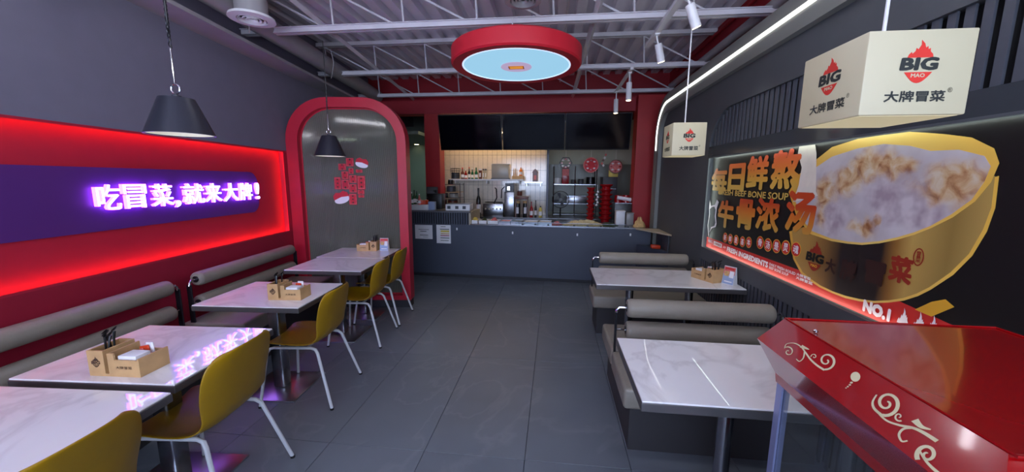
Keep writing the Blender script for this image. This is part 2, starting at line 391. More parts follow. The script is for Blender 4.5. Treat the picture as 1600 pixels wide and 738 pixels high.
# reeded glass pane as real ribs, clipped to the arch
g = MB(); x0, x1 = .135, AW-.10; NR = 104; n4 = NR*4
def arch_top(x, x0, x1, z1, r):
    if x < x0+r: d = x0+r-x
    elif x > x1-r: d = x-(x1-r)
    else: return z1
    return z1-r+math.sqrt(max(r*r-d*d, 0))
fr, bk = [], []
for i in range(n4+1):
    x = x0+(x1-x0)*i/n4; ph = (i % 4)/4*2*PI; dy = .0018*math.cos(ph); zt_ = arch_top(x, .13, AW-.095, AH-.10, AR-.095)
    fr += [(x, .074+dy, .15), (x, .074+dy, zt_)]; bk += [(x, .086, .15), (x, .086, zt_)]
nv = len(fr)
fs = []
for i in range(n4):
    fs.append((2*i, 2*i+2, 2*i+3, 2*i+1)); fs.append((nv+2*i, nv+2*i+1, nv+2*i+3, nv+2*i+2)); fs.append((2*i+1, 2*i+3, nv+2*i+3, nv+2*i+1)); fs.append((2*i, nv+2*i, nv+2*i+2, 2*i+2))
fs += [(0, 1, nv+1, nv), (2*n4, nv+2*n4, nv+2*n4+1, 2*n4+1)]
g.add(fr+bk, fs)
g.build('glass_pane', 'reed', ap)
# paper stickers on the glass: pixel boxes measured on the photo
AP = L(0, AB0+.066); 
def atG(u, v): return toL(at(u, v, P=AP, n=UL))
stk = [(541,247,552,260),(529,256,540,266),(534,268,544,280),(545,263,552,272),(556,265,566,270),(523,277,532,296),(534,281,545,296),(546,274,557,286),(559,275,570,296),(546,288,557,301),(559,297,569,304),(546,303,557,320),(560,305,569,309)]
SL = ['topmost small red sticker of the cluster on the glass arch', 'upper left small red sticker, beside the topmost one on the glass', 'small red sticker just under the upper left one on the glass', 'small red sticker directly under the topmost one on the glass', 'short wide red sticker under the upper round-faced sticker', 'leftmost tall red sticker of the cluster on the glass', 'tall red sticker right of the leftmost one on the glass', 'red sticker in the very middle of the cluster on the glass', 'rightmost tall red sticker of the cluster on the glass', 'red sticker just below the middle one on the glass', 'small red sticker below the rightmost tall one on the glass', 'lowest red sticker of the cluster, right of the lower round-faced one', 'thin red sticker at the lower right of the cluster on the glass']
for ki, (u0, v0, u1, v1) in enumerate(stk):
    p0, p1 = atG(u0, v1), atG(u1, v0); cx, cz = (p0.x+p1.x)/2, (p0.z+p1.z)/2; hw, hh = (p1.x-p0.x)/2, (p1.z-p0.z)/2
    s = thing('paper_sticker', SL[ki], 'sticker', L(cx, AB0+.070, cz), TH, 'red festive stickers on the glass arch')
    pp = B(-hw, hw, -.0035, -.0015, -hh, hh).build('paper', 'sticker', s, smooth=False)
    MB().ring([(-hw*.85,-hh*.88),(hw*.85,-hh*.88),(hw*.85,hh*.88),(-hw*.85,hh*.88)], [(-hw*.76,-hh*.8),(hw*.76,-hh*.8),(hw*.76,hh*.8),(-hw*.76,hh*.8)], (0,-.0035,0), (1,0,0), (0,0,1), (0,-.0006,0)).build('border', 'pink', pp, smooth=False)
    k = 3 if hh > hw*1.4 else 2
    for q in range(k):
        zq = hh*.6*(1-2*q/(k-1)); MB().prism([(-.3*hw,zq),(0,zq+.26*hh/k*2),(.3*hw,zq),(0,zq-.26*hh/k*2)], (0,-.0035,0), (1,0,0), (0,0,1), (0,-.0007,0)).build('motif', 'wood_dark', pp, smooth=False)
for nm, (u0, v0, u1, v1), lab in (('cap', (556,247,575,263), 'round-faced red-capped sticker at the top right of the red sticker cluster'), ('cap', (522,299,545,319), 'round-faced red-capped sticker at the bottom left of the red sticker cluster')):
    p0, p1 = atG(u0, v1), atG(u1, v0); cx, cz = (p0.x+p1.x)/2, (p0.z+p1.z)/2; hw, hh = (p1.x-p0.x)/2, (p1.z-p0.z)/2
    s = thing('face_sticker', lab, 'sticker', L(cx, AB0+.070, cz), TH)
    s.rotation_euler[1] = .25 if v0 < 280 else -.3
    MB().prism([(hw*math.cos(a*PI/9), hh*.62*math.sin(a*PI/9)-hh*.3) for a in range(18)], (0,-.0015,0), (1,0,0), (0,0,1), (0,-.002,0)).build('face', 'paper', s, smooth=False)
    MB().prism([(-hw,-hh*.1),(-hw*.95,hh*.55),(-hw*.5,hh*.95),(0,hh*.75),(hw*.5,hh*.95),(hw*.95,hh*.5),(hw,-hh*.1),(0,hh*.1)], (0,-.003,0), (1,0,0), (0,0,1), (0,-.002,0)).build('cap', 'sticker', s, smooth=False)

# ------------------------------------------------------------------ right side: panelled portal, slats, poster
XW = 1.55; XP = 1.60; YP = 6.0
wr = struct(B(XW+.3, XW+.42, -2.6, 6.2, 0, 2.55).build('wall_right', 'panel_grey', smooth=False))
def yzprism(poly, x0, x1): return MB().prism([(p[0], p[1]) for p in poly], (x0,0,0), (0,1,0), (0,0,1), (x1-x0,0,0))
PT, PB = 1.845, .915       # poster niche top and bottom
YN = 4.06                  # far edge of the niche
YR = -2.5
# flat slate panel split round the poster niche, the upper slat field and the lower slat field
def corner(cy, cz, r, a0, a1, n=10): return [(cy+r*math.cos(math.radians(a0+(a1-a0)*i/n)), cz+r*math.sin(math.radians(a0+(a1-a0)*i/n))) for i in range(n+1)]
ST = 2.275                 # top of the upper slat field
far_edge = corner(YP-.42, 2.60-.42, .42, 90, 0)
yzprism([(YR, ST), (YN-.42, ST)]+corner(YN-.42, ST-.42+.0, .42, 90, 0)[1:]+[(YN, PT+.10), (YN+.001, .78), (YP, .78)]+far_edge[::-1]+[(YR, 2.60)], XW, XW+.3).build('panel', 'panel_grey', wr)
B(XW, XW+.3, YN, YP, 0, .78).build('panel', 'panel_grey', wr, smooth=False)
B(XW, XW+.3, YR, YN, PT, PT+.10).build('panel', 'gloss_grey', wr, smooth=False)
B(XW, XW+.3, YR, YN, .80, PB).build('panel', 'panel_grey', wr, smooth=False)
B(XW+.05, XW+.3, YR, YN, PT+.10, ST).build('slat_backing', 'slat_back', wr, smooth=False)
B(XW+.035, XW+.3, YR, YN, 0, .80).build('slat_backing', 'slat_back', wr, smooth=False)
B(XP+.005, XW+.3, YR, YN+.01, PB, PT).build('niche_back', 'panel_grey', wr, smooth=False)
for q in (B(XW, XW+.004, YR, YN, PB, PB+.012), B(XW, XW+.004, YR, YN, PT-.012, PT), B(XW, XW+.004, YN-.022, YN, PB, PT)): q.build('niche_lip', 'panel_grey', wr, smooth=False)
slat_low = B(0, .008, 0, .030, 0, 1).build('slat', 'slat', mesh_only=True, smooth=False)
slat_me = B(0, .010, 0, .035, 0, 1).build('slat', 'slat', mesh_only=True, smooth=False)
y = YN-.05; k = 0
while y > .0:
    zt = arch_top(y+.03, -9, YN, ST, .42)
    o = link('slat', slat_me, wr, (XW+.015, y, PT+.10)); o.scale = (1, 1, zt-(PT+.10)-.002)
    y -= .066
y = YN-.035
while y > .9:
    o = link('slat', slat_low, wr, (XW+.004, y, 0)); o.scale = (1, 1, .80)
    y -= .052
# raised border carrying the white light strip
def border_path(r_in, r_out_off=0):
    pass
def bandpoly(off0, off1):
    # outer and inner lines offset from the panel edge (y=YP, z=2.60)
    def line(off):
        r = .55-off
        pts = [(YP-off, 0.0)] + corner(YP-.55, 2.78-.55, r, 0, 90, 14) + [(YR, 2.78-off)]
        return pts
    return line(off0)+line(off1)[::-1]
yzprism(bandpoly(0, .10), XW-.05, XW).build('border', 'border', wr)
yzprism(bandpoly(.125, .235), XW-.05, XW).build('border', 'border', wr)
yzprism(bandpoly(.10, .125), XW-.03, XW).build('border', 'panel_grey', wr)
yzprism(bandpoly(0.005, .235), XW, XW+.3).build('border', 'panel_grey', wr)
pl_ = thing('portal_light_strip', 'long bright white light strip bending down at the far end of the grey right wall', 'light strip', (0, 0, 0))
def striploop(o0, o1):
    def line(off):
        r = .55-off; return [(YP-off, 2.05)] + corner(YP-.55, 2.78-.55, r, 0, 90, 14) + [(YR, 2.78-off)]
    return line(o0)+line(o1)[::-1]
yzprism(striploop(.100, .125), XW-.060, XW-.031).build('light_strip', 'led_white', pl_)

ps = thing('soup_poster', 'large backlit beef bone soup poster with orange lettering and a golden pot', 'poster', (XP, 0, 0))
YS = 1.0
def pz(u, v): p = at(u, v, x=XP); return (p.y, p.z)
def ppoly(name, pts, m, off, px=True):
    q = [pz(*p) for p in pts] if px else pts
    q = [(min(max(a, YS), YN-.02), min(max(b, PB+.012), PT-.012)) for a, b in q]
    return MB().prism(q, (-off,0,0), (0,1,0), (0,0,1), (-.0004,0,0)).build(name, m, ps, smooth=False)
def ptext(s, u0, v0, u1, v1, m, off=.006, bold=.02, hs=1.0):
    vc = (v0+v1)/2; p = at((u0+u1)/2, vc, x=XP); y0 = at(u0, vc, x=XP).y; y1 = at(u1, vc, x=XP).y
    z1 = at((u0+u1)/2, v0, x=XP).z; z0 = at((u0+u1)/2, v1, x=XP).z
    return text(s, abs(y0-y1), (z1-z0)*hs, m, ps, (-off, (y0+y1)/2, p.z), (0,-1,0), (0,0,1), bold=bold)
M['p_black'] = mat('black_print', (20, 17, 18), .35)
M['p_orange'] = ramp_mat('orange_gradient_print', [(0, (232, 176, 60)), (.45, (232, 140, 30)), (1, (222, 70, 32))], 2, 1.10, 1.80)
M['p_orange1'] = ramp_mat('orange_gradient_top_line', [(0, (214, 182, 92)), (.42, (216, 164, 64)), (.7, (220, 120, 50)), (1, (212, 84, 52))], 2, 1.48, 1.80)
M['p_orange2'] = ramp_mat('orange_gradient_lower_line', [(0, (206, 176, 104)), (.4, (206, 158, 66)), (.7, (212, 124, 40)), (1, (196, 66, 26))], 2, 1.12, 1.44)
M['p_red'] = mat('red_band_print', (206, 44, 40), .4)
def soup_mat():
    m = bpy.data.materials.new('soup_photo_print'); m.use_nodes = True; nt = m.node_tree; b = nt.nodes['Principled BSDF']; N = nt.nodes.new; Lk = nt.links.new
    b.inputs['Roughness'].default_value = .4
    tc = N('ShaderNodeTexCoord'); wn = N('ShaderNodeTexNoise'); wn.inputs['Scale'].default_value = 9; wn.inputs['Detail'].default_value = 6
    Lk(tc.outputs['Object'], wn.inputs['Vector'])
    sub = N('ShaderNodeVectorMath'); sub.operation = 'SUBTRACT'; sub.inputs[1].default_value = (.5, .5, .5); Lk(wn.outputs['Color'], sub.inputs[0])
    wsc = N('ShaderNodeVectorMath'); wsc.operation = 'SCALE'; wsc.inputs['Scale'].default_value = .16; Lk(sub.outputs[0], wsc.inputs[0])
    wv = N('ShaderNodeVectorMath'); Lk(tc.outputs['Object'], wv.inputs[0]); Lk(wsc.outputs[0], wv.inputs[1])
    def spots(lst):
        cur = None
        for (u, v, rad, sx) in lst:
            c = at(u, v, x=XP); mp = N('ShaderNodeVectorMath'); mp.operation = 'SUBTRACT'; mp.inputs[1].default_value = (0, c.y, c.z); Lk(wv.outputs[0], mp.inputs[0])
            ml = N('ShaderNodeVectorMath'); ml.operation = 'MULTIPLY'; ml.inputs[1].default_value = (0, 1/(rad*sx), 1/rad); Lk(mp.outputs[0], ml.inputs[0])
            ln = N('ShaderNodeVectorMath'); ln.operation = 'LENGTH'; Lk(ml.outputs[0], ln.inputs[0])
            mr = N('ShaderNodeMapRange'); mr.inputs[1].default_value = 1.45; mr.inputs[2].default_value = .55; mr.interpolation_type = 'SMOOTHSTEP'; Lk(ln.outputs['Value'], mr.inputs[0])
            if cur is None: cur = mr.outputs[0]
            else:
                mx = N('ShaderNodeMath'); mx.operation = 'MAXIMUM'; Lk(cur, mx.inputs[0]); Lk(mr.outputs[0], mx.inputs[1]); cur = mx.outputs[0]
        return cur
    meat = spots([(1372, 245, .085, 1.1), (1355, 262, .07, 1.5), (1325, 285, .07, 1.5), (1290, 300, .09, 1.0), (1400, 262, .05, 2.2), (1285, 335, .06, 1.), (1430, 300, .05, 1.8), (1452, 305, .07, .9), (1345, 355, .04, 2.4), (1370, 345, .03, 1.), (1500, 285, .09, 1.4)])
    pale = spots([(1304, 342, .085, 1.0), (1395, 312, .10, 1.5), (1420, 325, .08, 1.3), (1382, 218, .07, 1.0), (1440, 340, .07, 1.6)])
    fn = N('ShaderNodeTexNoise'); fn.inputs['Scale'].default_value = 15; fn.inputs['Detail'].default_value = 7; fn.inputs['Distortion'].default_value = .6; Lk(tc.outputs['Object'], fn.inputs['Vector'])
    cr = N('ShaderNodeValToRGB'); e = cr.color_ramp.elements; e.new(.5); e.new(.6)
    for k, (p, c) in enumerate(((.30, (146, 92, 54)), (.42, (190, 144, 100)), (.52, (208, 176, 134)), (.66, (216, 200, 176)))): e[k].position = p; e[k].color = col(*c)
    Lk(fn.outputs[0], cr.inputs[0])
    bn = N('ShaderNodeTexNoise'); bn.inputs['Scale'].default_value = 5; bn.inputs['Detail'].default_value = 3; Lk(tc.outputs['Object'], bn.inputs['Vector'])
    c2 = N('ShaderNodeValToRGB'); e = c2.color_ramp.elements; e[0].position = .35; e[0].color = col(206, 198, 200); e[1].position = .65; e[1].color = col(186, 176, 178); Lk(bn.outputs[0], c2.inputs[0])
    m1 = N('ShaderNodeMix'); m1.data_type = 'RGBA'; Lk(meat, m1.inputs[0]); Lk(c2.outputs[0], m1.inputs[6]); Lk(cr.outputs[0], m1.inputs[7])
    c3 = N('ShaderNodeValToRGB'); e = c3.color_ramp.elements; e[0].position = .35; e[0].color = col(168, 150, 158); e[1].position = .62; e[1].color = col(206, 196, 198)
    pn = N('ShaderNodeTexNoise'); pn.inputs['Scale'].default_value = 12; Lk(tc.outputs['Object'], pn.inputs['Vector']); Lk(pn.outputs[0], c3.inputs[0])
    m2 = N('ShaderNodeMix'); m2.data_type = 'RGBA'; Lk(pale, m2.inputs[0]); Lk(m1.outputs[2], m2.inputs[6]); Lk(c3.outputs[0], m2.inputs[7])
    Lk(m2.outputs[2], b.inputs['Base Color']); return m
M['p_soup'] = soup_mat()
M['p_meat'] = mat('meat_print', (204, 172, 130), .5, noise=.28, nscale=22)
M['p_bone'] = mat('bone_print', (226, 216, 200), .5, noise=.08, nscale=10)
M['p_pot'] = ramp_mat('gold_pot_print', [(0, (186, 146, 76)), (.10, (176, 134, 66)), (.20, (140, 102, 52)), (.30, (34, 24, 24)), (.49, (30, 20, 22)), (.545, (150, 104, 46)), (.60, (196, 160, 84)), (.72, (150, 120, 60)), (.86, (204, 168, 92)), (1, (190, 150, 80))], 1, 2.62, 1.30)
M['p_rim'] = ramp_mat('gold_rim_print', [(0, (236, 176, 40)), (.5, (244, 208, 110)), (1, (214, 150, 30))], 1, 1.2, 2.9)
M['p_brown'] = mat('brown_red_print', (150, 40, 22), .5)
M['p_darkbrown'] = mat('dark_brown_print', (52, 22, 18), .5)
B(-.001, .003, YS, YN-.02, PB+.012, PT-.012).build('sheet', 'p_black', ps, smooth=False)
ppoly('red_band', [(YS, PB), (YN, PB), (YN, 1.03), (2.1, 1.035), (1.85, 1.06), (1.5, 1.03), (YS, 1.0)], 'p_red', .0012, False)
# golden pot, its rim and the soup
pot = [(1233.7,362),(1240,405),(1252,427.6),(1266,439),(1280.7,449),(1300,458),(1321,466),(1343,471),(1366,474),(1390,473),(1413,470),(1435,463),(1455,453),(1490,430),(1520,400),(1543,362),(1556,325),(1562,275)]
ppoly('pot_edge', pot, 'p_rim', .0018)
pot2 = [(1238,360),(1243,404),(1255,425.5),(1269,437),(1283,446.5),(1302,455.5),(1322,462.5),(1343.5,467.5),(1366,470.5),(1390,469.5),(1412,466),(1433,459),(1453,449),(1486,426),(1515,397),(1537,359),(1550,325),(1556,275)]
ppoly('pot_body', pot2, 'p_pot', .0024)
rim = [(1233,300),(1246,340),(1267.5,366),(1300,377),(1325,381),(1347.8,383),(1375,380.5),(1402.7,375),(1430,367),(1455.5,357),(1490,340),(1525,315),(1550,285),(1563,255),(1555,232),(1520,215),(1480,210),(1455.5,208),(1423,206),(1382,209),(1341.7,217),(1301,230),(1275.6,250),(1250,272)]
ppoly('pot_rim', rim, 'p_rim', .0030)
def shrink(pts, f, c=None):
    cx = sum(p[0] for p in pts)/len(pts); cy = sum(p[1] for p in pts)/len(pts)
    if c: cx, cy = c
    return [(cx+(x-cx)*f, cy+(y-cy)*f) for x, y in pts]
soup = [(1243,312),(1252,340),(1269,361),(1300,373),(1325,377.5),(1347.8,379.5),(1375,377),(1402.7,371),(1430,363),(1455.5,353),(1488,335),(1520,312),(1540,284),(1550,260),(1540,244),(1500,234),(1455.5,236),(1423,228),(1382,225),(1341.7,232),(1301,245),(1275.6,262),(1255,284)]
ppoly('soup', soup, 'p_soup', .0036)
ppoly('bone', [(1250,229),(1275,226),(1277,240),(1276,300),(1279,306),(1240,316),(1249,290),(1254,262),(1248,240)], 'p_bone', .0046)
ppoly('gold_shape', [(1430,484),(1456,472),(1478,468),(1492,480),(1456,495)], 'gold', .0016)
# lettering
for ch, u0, v0, u1, v1 in (('每',1112.7,262.6,1137,304),('日',1139,255.5,1165,300),('鲜',1168,243,1202,297),('熬',1206.7,233,1252,297)):
    ptext(ch, u0, v0, u1, v1, 'p_orange1', .0060, .040)
ptext('FRESH BEEF BONE SOUP', 1126, 299, 1234, 309, 'p_orange1', .0066, .02)
for ch, u0, v0, u1, v1 in (('牛',1122.7,313,1148,357),('骨',1151,311,1181,359),('浓',1182.5,309,1220,363),('汤',1229,298,1277,366)):
    ptext(ch, u0, v0, u1, v1, 'p_orange2', .0060, .040)
for ch, u, v, ru in [('新',1134,371.3,9),('鲜',1142,373.6,9),('是',1151,375.6,9),('基',1161,377.9,9),('本',1171,379,9),('骨',1188.7,379.3,11),('汤',1201,383.0,11),('是',1214.4,385,12),('灵',1229,387,13),('魂',1245,390,14)]:
    c = at(u, v, x=XP); rz = .046 if u < 1180 else .050
    for rad, mm, off in ((rz, 'gold', .0050), (rz*.9, 'p_red', .0054)):
        MB().prism([(c.y+rad*math.cos(a*PI/12), c.z+rad*math.sin(a*PI/12)) for a in range(24)], (-off,0,0), (0,1,0), (0,0,1), (-.0003,0,0)).build('round_badge', mm, ps, smooth=False)
    text(ch, rz*1.1, rz*1.15, 'print_white', ps, (-.0062, c.y, c.z), (0,-1,0), (0,0,1), bold=.02)
# cow head
cow = [(1108,372),(1106,352),(1109,335),(1108,326),(1106,317),(1110,313),(1112,322),(1118,320),(1121,312),(1124,316),(1121,325),(1119.5,338),(1120.5,350),(1119,355),(1113,357),(1109,364)]
ppoly('cow_outline', cow, 'print_white', .0050)
ppoly('cow_head', [(1108.6,366),(1107.4,352),(1110,335),(1110,327),(1113,324),(1117,323),(1119,328),(1117.6,338),(1118.8,348),(1117,353),(1112,355)], 'kdark', .0054)
# band lettering: heights in metres on the band
def btext(s, u0, u1, z0, z1, m='print_white', bold=.02, off=.0060):
    y0 = at(u0, 400, x=XP).y; y1 = at(u1, 400, x=XP).y
    return text(s, abs(y0-y1), z1-z0, m, ps, (-off, (y0+y1)/2, (z0+z1)/2), (0,-1,0), (0,0,1), bold=bold)
def bbox_(u0, u1, z0, z1, m, off):
    y0 = at(u0, 400, x=XP).y; y1 = at(u1, 400, x=XP).y
    MB().prism([(y0,z0),(y1,z0),(y1,z1),(y0,z1)], (-off,0,0), (0,1,0), (0,0,1), (-.0003,0,0)).build('badge', m, ps, smooth=False)
bbox_(1105, 1112.5, .985, 1.015, 'print_white', .0036); bbox_(1105.4, 1112.1, .988, 1.012, 'p_red', .0042)
btext('鲜熬', 1106, 1111.5, .99, 1.01)
bbox_(1114, 1127, .975, 1.015, 'print_white', .0036); btext('大牌冒菜', 1115, 1126, .982, 1.006, 'p_brown')
btext('///', 1129.5, 1134, .984, 1.004)
btext('FRESH INGREDIENTS', 1136, 1203, .966, 1.012, bold=.05)
btext('DAILY FRESH BOILED', 1205, 1248, .992, 1.012, bold=.03); btext('BEEF BONE SOUP', 1205, 1237, .967, .987, bold=.02)
btext('大牌冒菜', 1249.5, 1273, .995, 1.015, bold=.03); btext('大牌冒菜', 1249.5, 1277, .972, .992, bold=.03)
ptext('NO.1', 1349, 475, 1395, 496, 'print_white', .0060, .07)
for u in (1412, 1437, 1458):
    c = at(u, 507+(u-1412)*.3, x=XP)
    MB().prism([(c.y-p[0]*.055, c.z+p[1]*.085) for p in FLAME], (-.0060,0,0), (0,1,0), (0,0,1), (-.0004,0,0)).build('flame_motif', 'print_white', ps, smooth=False)
# logo and characters on the pot
c = at(1275, 403, x=XP)
logo(ps, (-.0060, c.y, c.z), (0,-1,0), (0,0,1), .16, 'p_brown', 'p_black', 'gold', off=.0008)
for ch, u0, v0, u1, v1, mm in (('大',1291,404,1308,428,'p_darkbrown'),('牌',1314,406,1340,440,'p_darkbrown'),('冒',1352,408,1386,446,'p_darkbrown'),('菜',1391,400,1429,444,'p_brown')):
    ptext(ch, u0, v0, u1, v1, mm, .0060, .04)
c = at(1437.5, 402, x=XP)
MB().ring([(c.y+.024*math.cos(a*PI/12), c.z+.040*math.sin(a*PI/12)) for a in range(24)], [(c.y+.019*math.cos(a*PI/12), c.z+.034*math.sin(a*PI/12)) for a in range(24)], (-.006,0,0), (0,1,0), (0,0,1), (-.0004,0,0)).build('round_badge', 'p_brown', ps, smooth=False)
text('冒\n菜', .022, .05, 'p_brown', ps, (-.0062, c.y, c.z), (0,-1,0), (0,0,1), bold=.02)
pls = thing('poster_light_strip', 'thin white light strip running round the inner edge of the poster niche', 'light strip', (0, 0, 0))
B(XW+.008, XW+.014, YR, YN, PB+.001, PB+.006).build('light_strip', 'led_warm', pls, smooth=False)
B(XW+.008, XW+.014, YR, YN, PT-.006, PT-.001).build('light_strip', 'led_niche', pls, smooth=False)
B(XW+.005, XW+.009, YN-.006, YN-.001, PB+.01, PT-.01).build('light_strip', 'led_niche', pls, smooth=False)

# ------------------------------------------------------------------ outer shell
struct(B(1.91, 2.05, -2.6, 10.2, 0, 3.6).build('wall_side', 'redwall', smooth=False))
wb = struct(B(-4.6, 2.5, 10.05, 10.2, 0, 3.6).build('wall_back', 'hall', smooth=False))
wf = struct(B(-4.6, 2.6, -2.7, -2.55, 0, .55).build('wall_front', 'wall_grey', smooth=False))
B(-4.6, 2.6, -2.7, -2.55, 2.6, 3.6).build('lintel', 'wall_grey', wf, smooth=False)
B(-4.6, -2.5, -2.7, -2.55, .55, 1.24).build('pier', 'wall_grey', wf, smooth=False)
B(-4.6, -2.5, -2.7, -2.55, 1.54, 2.6).build('pier', 'wall_grey', wf, smooth=False)
struct(B(-4.6, -2.5, -2.60, -2.59, 1.24, 1.54).build('added_sky_slit', 'glass', smooth=False))  # unseen slit added so blue sky reflects in the arch glass
B(1.9, 2.6, -2.7, -2.55, .55, 2.6).build('pier', 'wall_grey', wf, smooth=False)
wn = struct(B(-2.5, 1.9, -2.60, -2.59, .55, 2.6).build('window_1', 'glass', smooth=False))
for x in (-2.5, -1.05, .4, 1.85): B(x, x+.05, -2.64, -2.56, .55, 2.6).build('mullion', 'darksteel', wn, smooth=False)

# corrugated deck
DZ = 3.42; prof = []
x = -4.6
while x < 2.6:
    prof += [(x, DZ), (x+.10, DZ), (x+.115, DZ+.07), (x+.185, DZ+.07)]; x += .2
mb = MB(); vs = []; fs = []
for (px, pz_) in prof: vs += [(px, -2.7, pz_), (px, 10.2, pz_), (px, 10.2, pz_+.03), (px, -2.7, pz_+.03)]
for i in range(len(prof)-1):
    a = 4*i; b = a+4; fs += [(a, b, b+1, a+1), (a+3, a+2, b+2, b+3)]
mb.add(vs, fs); struct(mb.build('ceiling', 'ceiling', smooth=False))
struct(B(-4.7, 2.7, -2.8, 10.3, DZ+.11, DZ+.16).build('ceiling_slab', 'duct', smooth=False)).name = 'trim_2'

# open web joists
def joist(y, label, z0=3.0, x0=None, x1=1.90, ph=0.):
    t = thing('steel_joist', label, 'joist', (0, y, 0), 0, 'open web steel joists')
    x0 = -2.70-.113*y+.03
    mb = MB(); mb.box(x0, x1, -.038, -.006, z0, z0+.045); mb.box(x0, x1, .006, .038, z0, z0+.045); mb.box(x0, x1, -.055, .055, z0+.040, z0+.046)
    mb.build('bottom_chord', 'joist', t, smooth=False)
    mb = MB(); mb.box(x0, x1, -.05, -.008, DZ-.05, DZ-.004); mb.box(x0, x1, .008, .05, DZ-.05, DZ-.004); mb.build('top_chord', 'joist', t, smooth=False)
    x = x0+ph
    while x < x1-.7:
        for (a, b) in ((x, x), (x, x+.62)):
            MB().tube([(a, 0, DZ-.05), (b+.02, 0, z0+.04)], .010, 6).build('web_bar', 'joist', t)
        x += .70
joist(2.2, 'white open-web steel joist over the nearest tables', ph=.2)
joist(3.6, 'white open-web steel joist in front of the round ceiling lamp', ph=.22)
joist(5.05, 'white open-web steel joist behind the round ceiling lamp', ph=.1)
joist(6.38, 'white open-web steel joist nearest the red fascia', ph=.35)
joist(7.8, 'white open-web steel joist over the kitchen', ph=.1)
def bar(name, label, cat, p0, p1, r, m='joist', square=False, group=None):
    mb = MB()
    mb.tube([p0, p1], r, 4 if square else 12)
    return tag(mb.build(name, m), label, cat, group)
bar('bridging_angle', 'long white bridging angle over the joists, left of the round lamp', 'ceiling bar', (-2.05, 1.9, 3.07), (-2.62, 6.9, 3.07), .028, square=True)
bar('bridging_angle', 'long white bridging angle over the joists, right of the round lamp', 'ceiling bar', (.36, 1.9, 3.07), (.29, 6.9, 3.07), .030, square=True)
bar('conduit', 'thin white conduit along the ceiling beside the right bridging angle', 'ceiling bar', (.12, 1.9, 3.32), (.06, 6.9, 3.32), .012)
# ducts and pipe on the left
def Lp(a, b, z): v = L(a, b, z); return v
tag(MB().tube([Lp(.28, -.5, 3.06), Lp(.28, 6.6, 3.06)], .10, 20).build('round_duct', 'duct'), 'long round grey duct running above the left wall', 'duct')
vt = at(394, 31, z=2.90)
t = thing('air_diffuser', 'round white ceiling air diffuser on a duct elbow at upper left', 'air vent', (vt.x, vt.y, 2.90))
MB().lathe([(.165, .02), (.17, .0), (.11, -.004), (.105, .018)], n=40, close=True).build('flange', 'white', t)
for r in (.085, .055, .028): MB().lathe([(r, .012), (r+.012, -.004), (r+.016, .0), (r+.004, .018)], n=32, close=True).build('louvre_ring', 'white', t)
MB().lathe([(.105, .019), (.105, .03), (0, .03)], n=32).build('throat', 'black', t)
MB().tube([(0,0,.03), (0,0,.14), (-.01,-.02,.20), (-.06,-.06,.26), (-.14,-.10,.27)], [.12,.12,.125,.12,.10], 20).build('duct_elbow', 'duct', t)
vt = at(817, 2, z=2.95)
t = thing('air_diffuser', 'round ceiling air diffuser above the round red lamp, cut by the photo top', 'air vent', (vt.x, vt.y, 2.95))
MB().lathe([(.13, .03), (.14, .0), (.10, -.004), (.095, .02)], n=36, close=True).build('flange', 'duct', t)
for r in (.072, .045, .02): MB().lathe([(r, .012), (r+.012, -.004), (r+.016, .0), (r+.004, .018)], n=28, close=True).build('louvre_ring', 'duct', t)
MB().lathe([(.095, .02), (.095, .04), (0, .04)], n=28).build('throat', 'black', t)
MB().tube([(0,0,.04), (0,0,.5)], .10, 20).build('duct_neck', 'duct', t)
tag(MB().tube([(1.80, -2, 3.07), (1.80, 3.4, 3.07), (1.80, 6.4, 3.09)], .045, 16).build('ceiling_pipe', 'duct'), 'thick pale pipe along the red wall above the grey portal', 'pipe')
tag(MB().tube([(1.87, -2, 3.33), (1.87, 6.4, 3.33)], .02, 8).build('ceiling_pipe', 'redwall'), 'thin red pipe high on the red side wall', 'pipe')

# round ceiling lamp
DL = 2.70; pc0 = at(721, 100, z=DL); pc1 = at(890, 100, z=DL); DR = (pc1.x-pc0.x)/2; pf = at(806, 76, z=DL); pn_ = at(806, 126, z=DL)
DC = Vector(((pc0.x+pc1.x)/2, (pf.y+pn_.y)/2, DL))
t = thing('round_ceiling_lamp', 'big round ceiling lamp with red rim and glowing pale blue diffuser', 'ceiling lamp', DC)
MB().lathe([(DR+.012, .0), (DR+.10, -.005), (DR+.115, .01), (DR+.115, .135), (DR+.10, .15), (0.02, .15), (.02, .135), (DR+.012, .13)], n=72, close=True).build('rim', 'lampred', t)
MB().lathe([(DR+.012, .012), (DR+.012, -.002), (DR-.004, -.002), (DR-.004, .012)], n=72, close=True).build('edge_ring', 'disc_rim', t)
MB().lathe([(DR, .002), (0.001, .002), (.001, .010), (DR, .010)], n=72, close=True).build('diffuser', 'disc', t)
MB().lathe([(.15, -.006), (.001, -.006), (.001, 0.001), (.15, .001)], n=48, close=True).build('centre_disc', mat('pale_lamp_centre', (60, 50, 60), .5, emit=(206, 184, 222), es=.5), t)
B(-.075, .075, -.045, .045, -.009, -.006).build('emblem', mat('lit_orange_emblem', (120, 70, 20), .5, emit=(240, 160, 60), es=.55), t, smooth=False)
MB().ring([(-.075,-.045),(.075,-.045),(.075,.045),(-.075,.045)], [(-.066,-.036),(.066,-.036),(.066,.036),(-.066,.036)], (0,0,-.009), (1,0,0), (0,1,0), (0,0,-.001)).build('emblem', 'logo_red', t, smooth=False)
for a in (30, 150, 270): MB().tube([(DR*.7*math.cos(math.radians(a)), DR*.7*math.sin(math.radians(a)), .15), (DR*.7*math.cos(math.radians(a)), DR*.7*math.sin(math.radians(a)), .30)], .006, 6).build('hanger', 'joist', t)

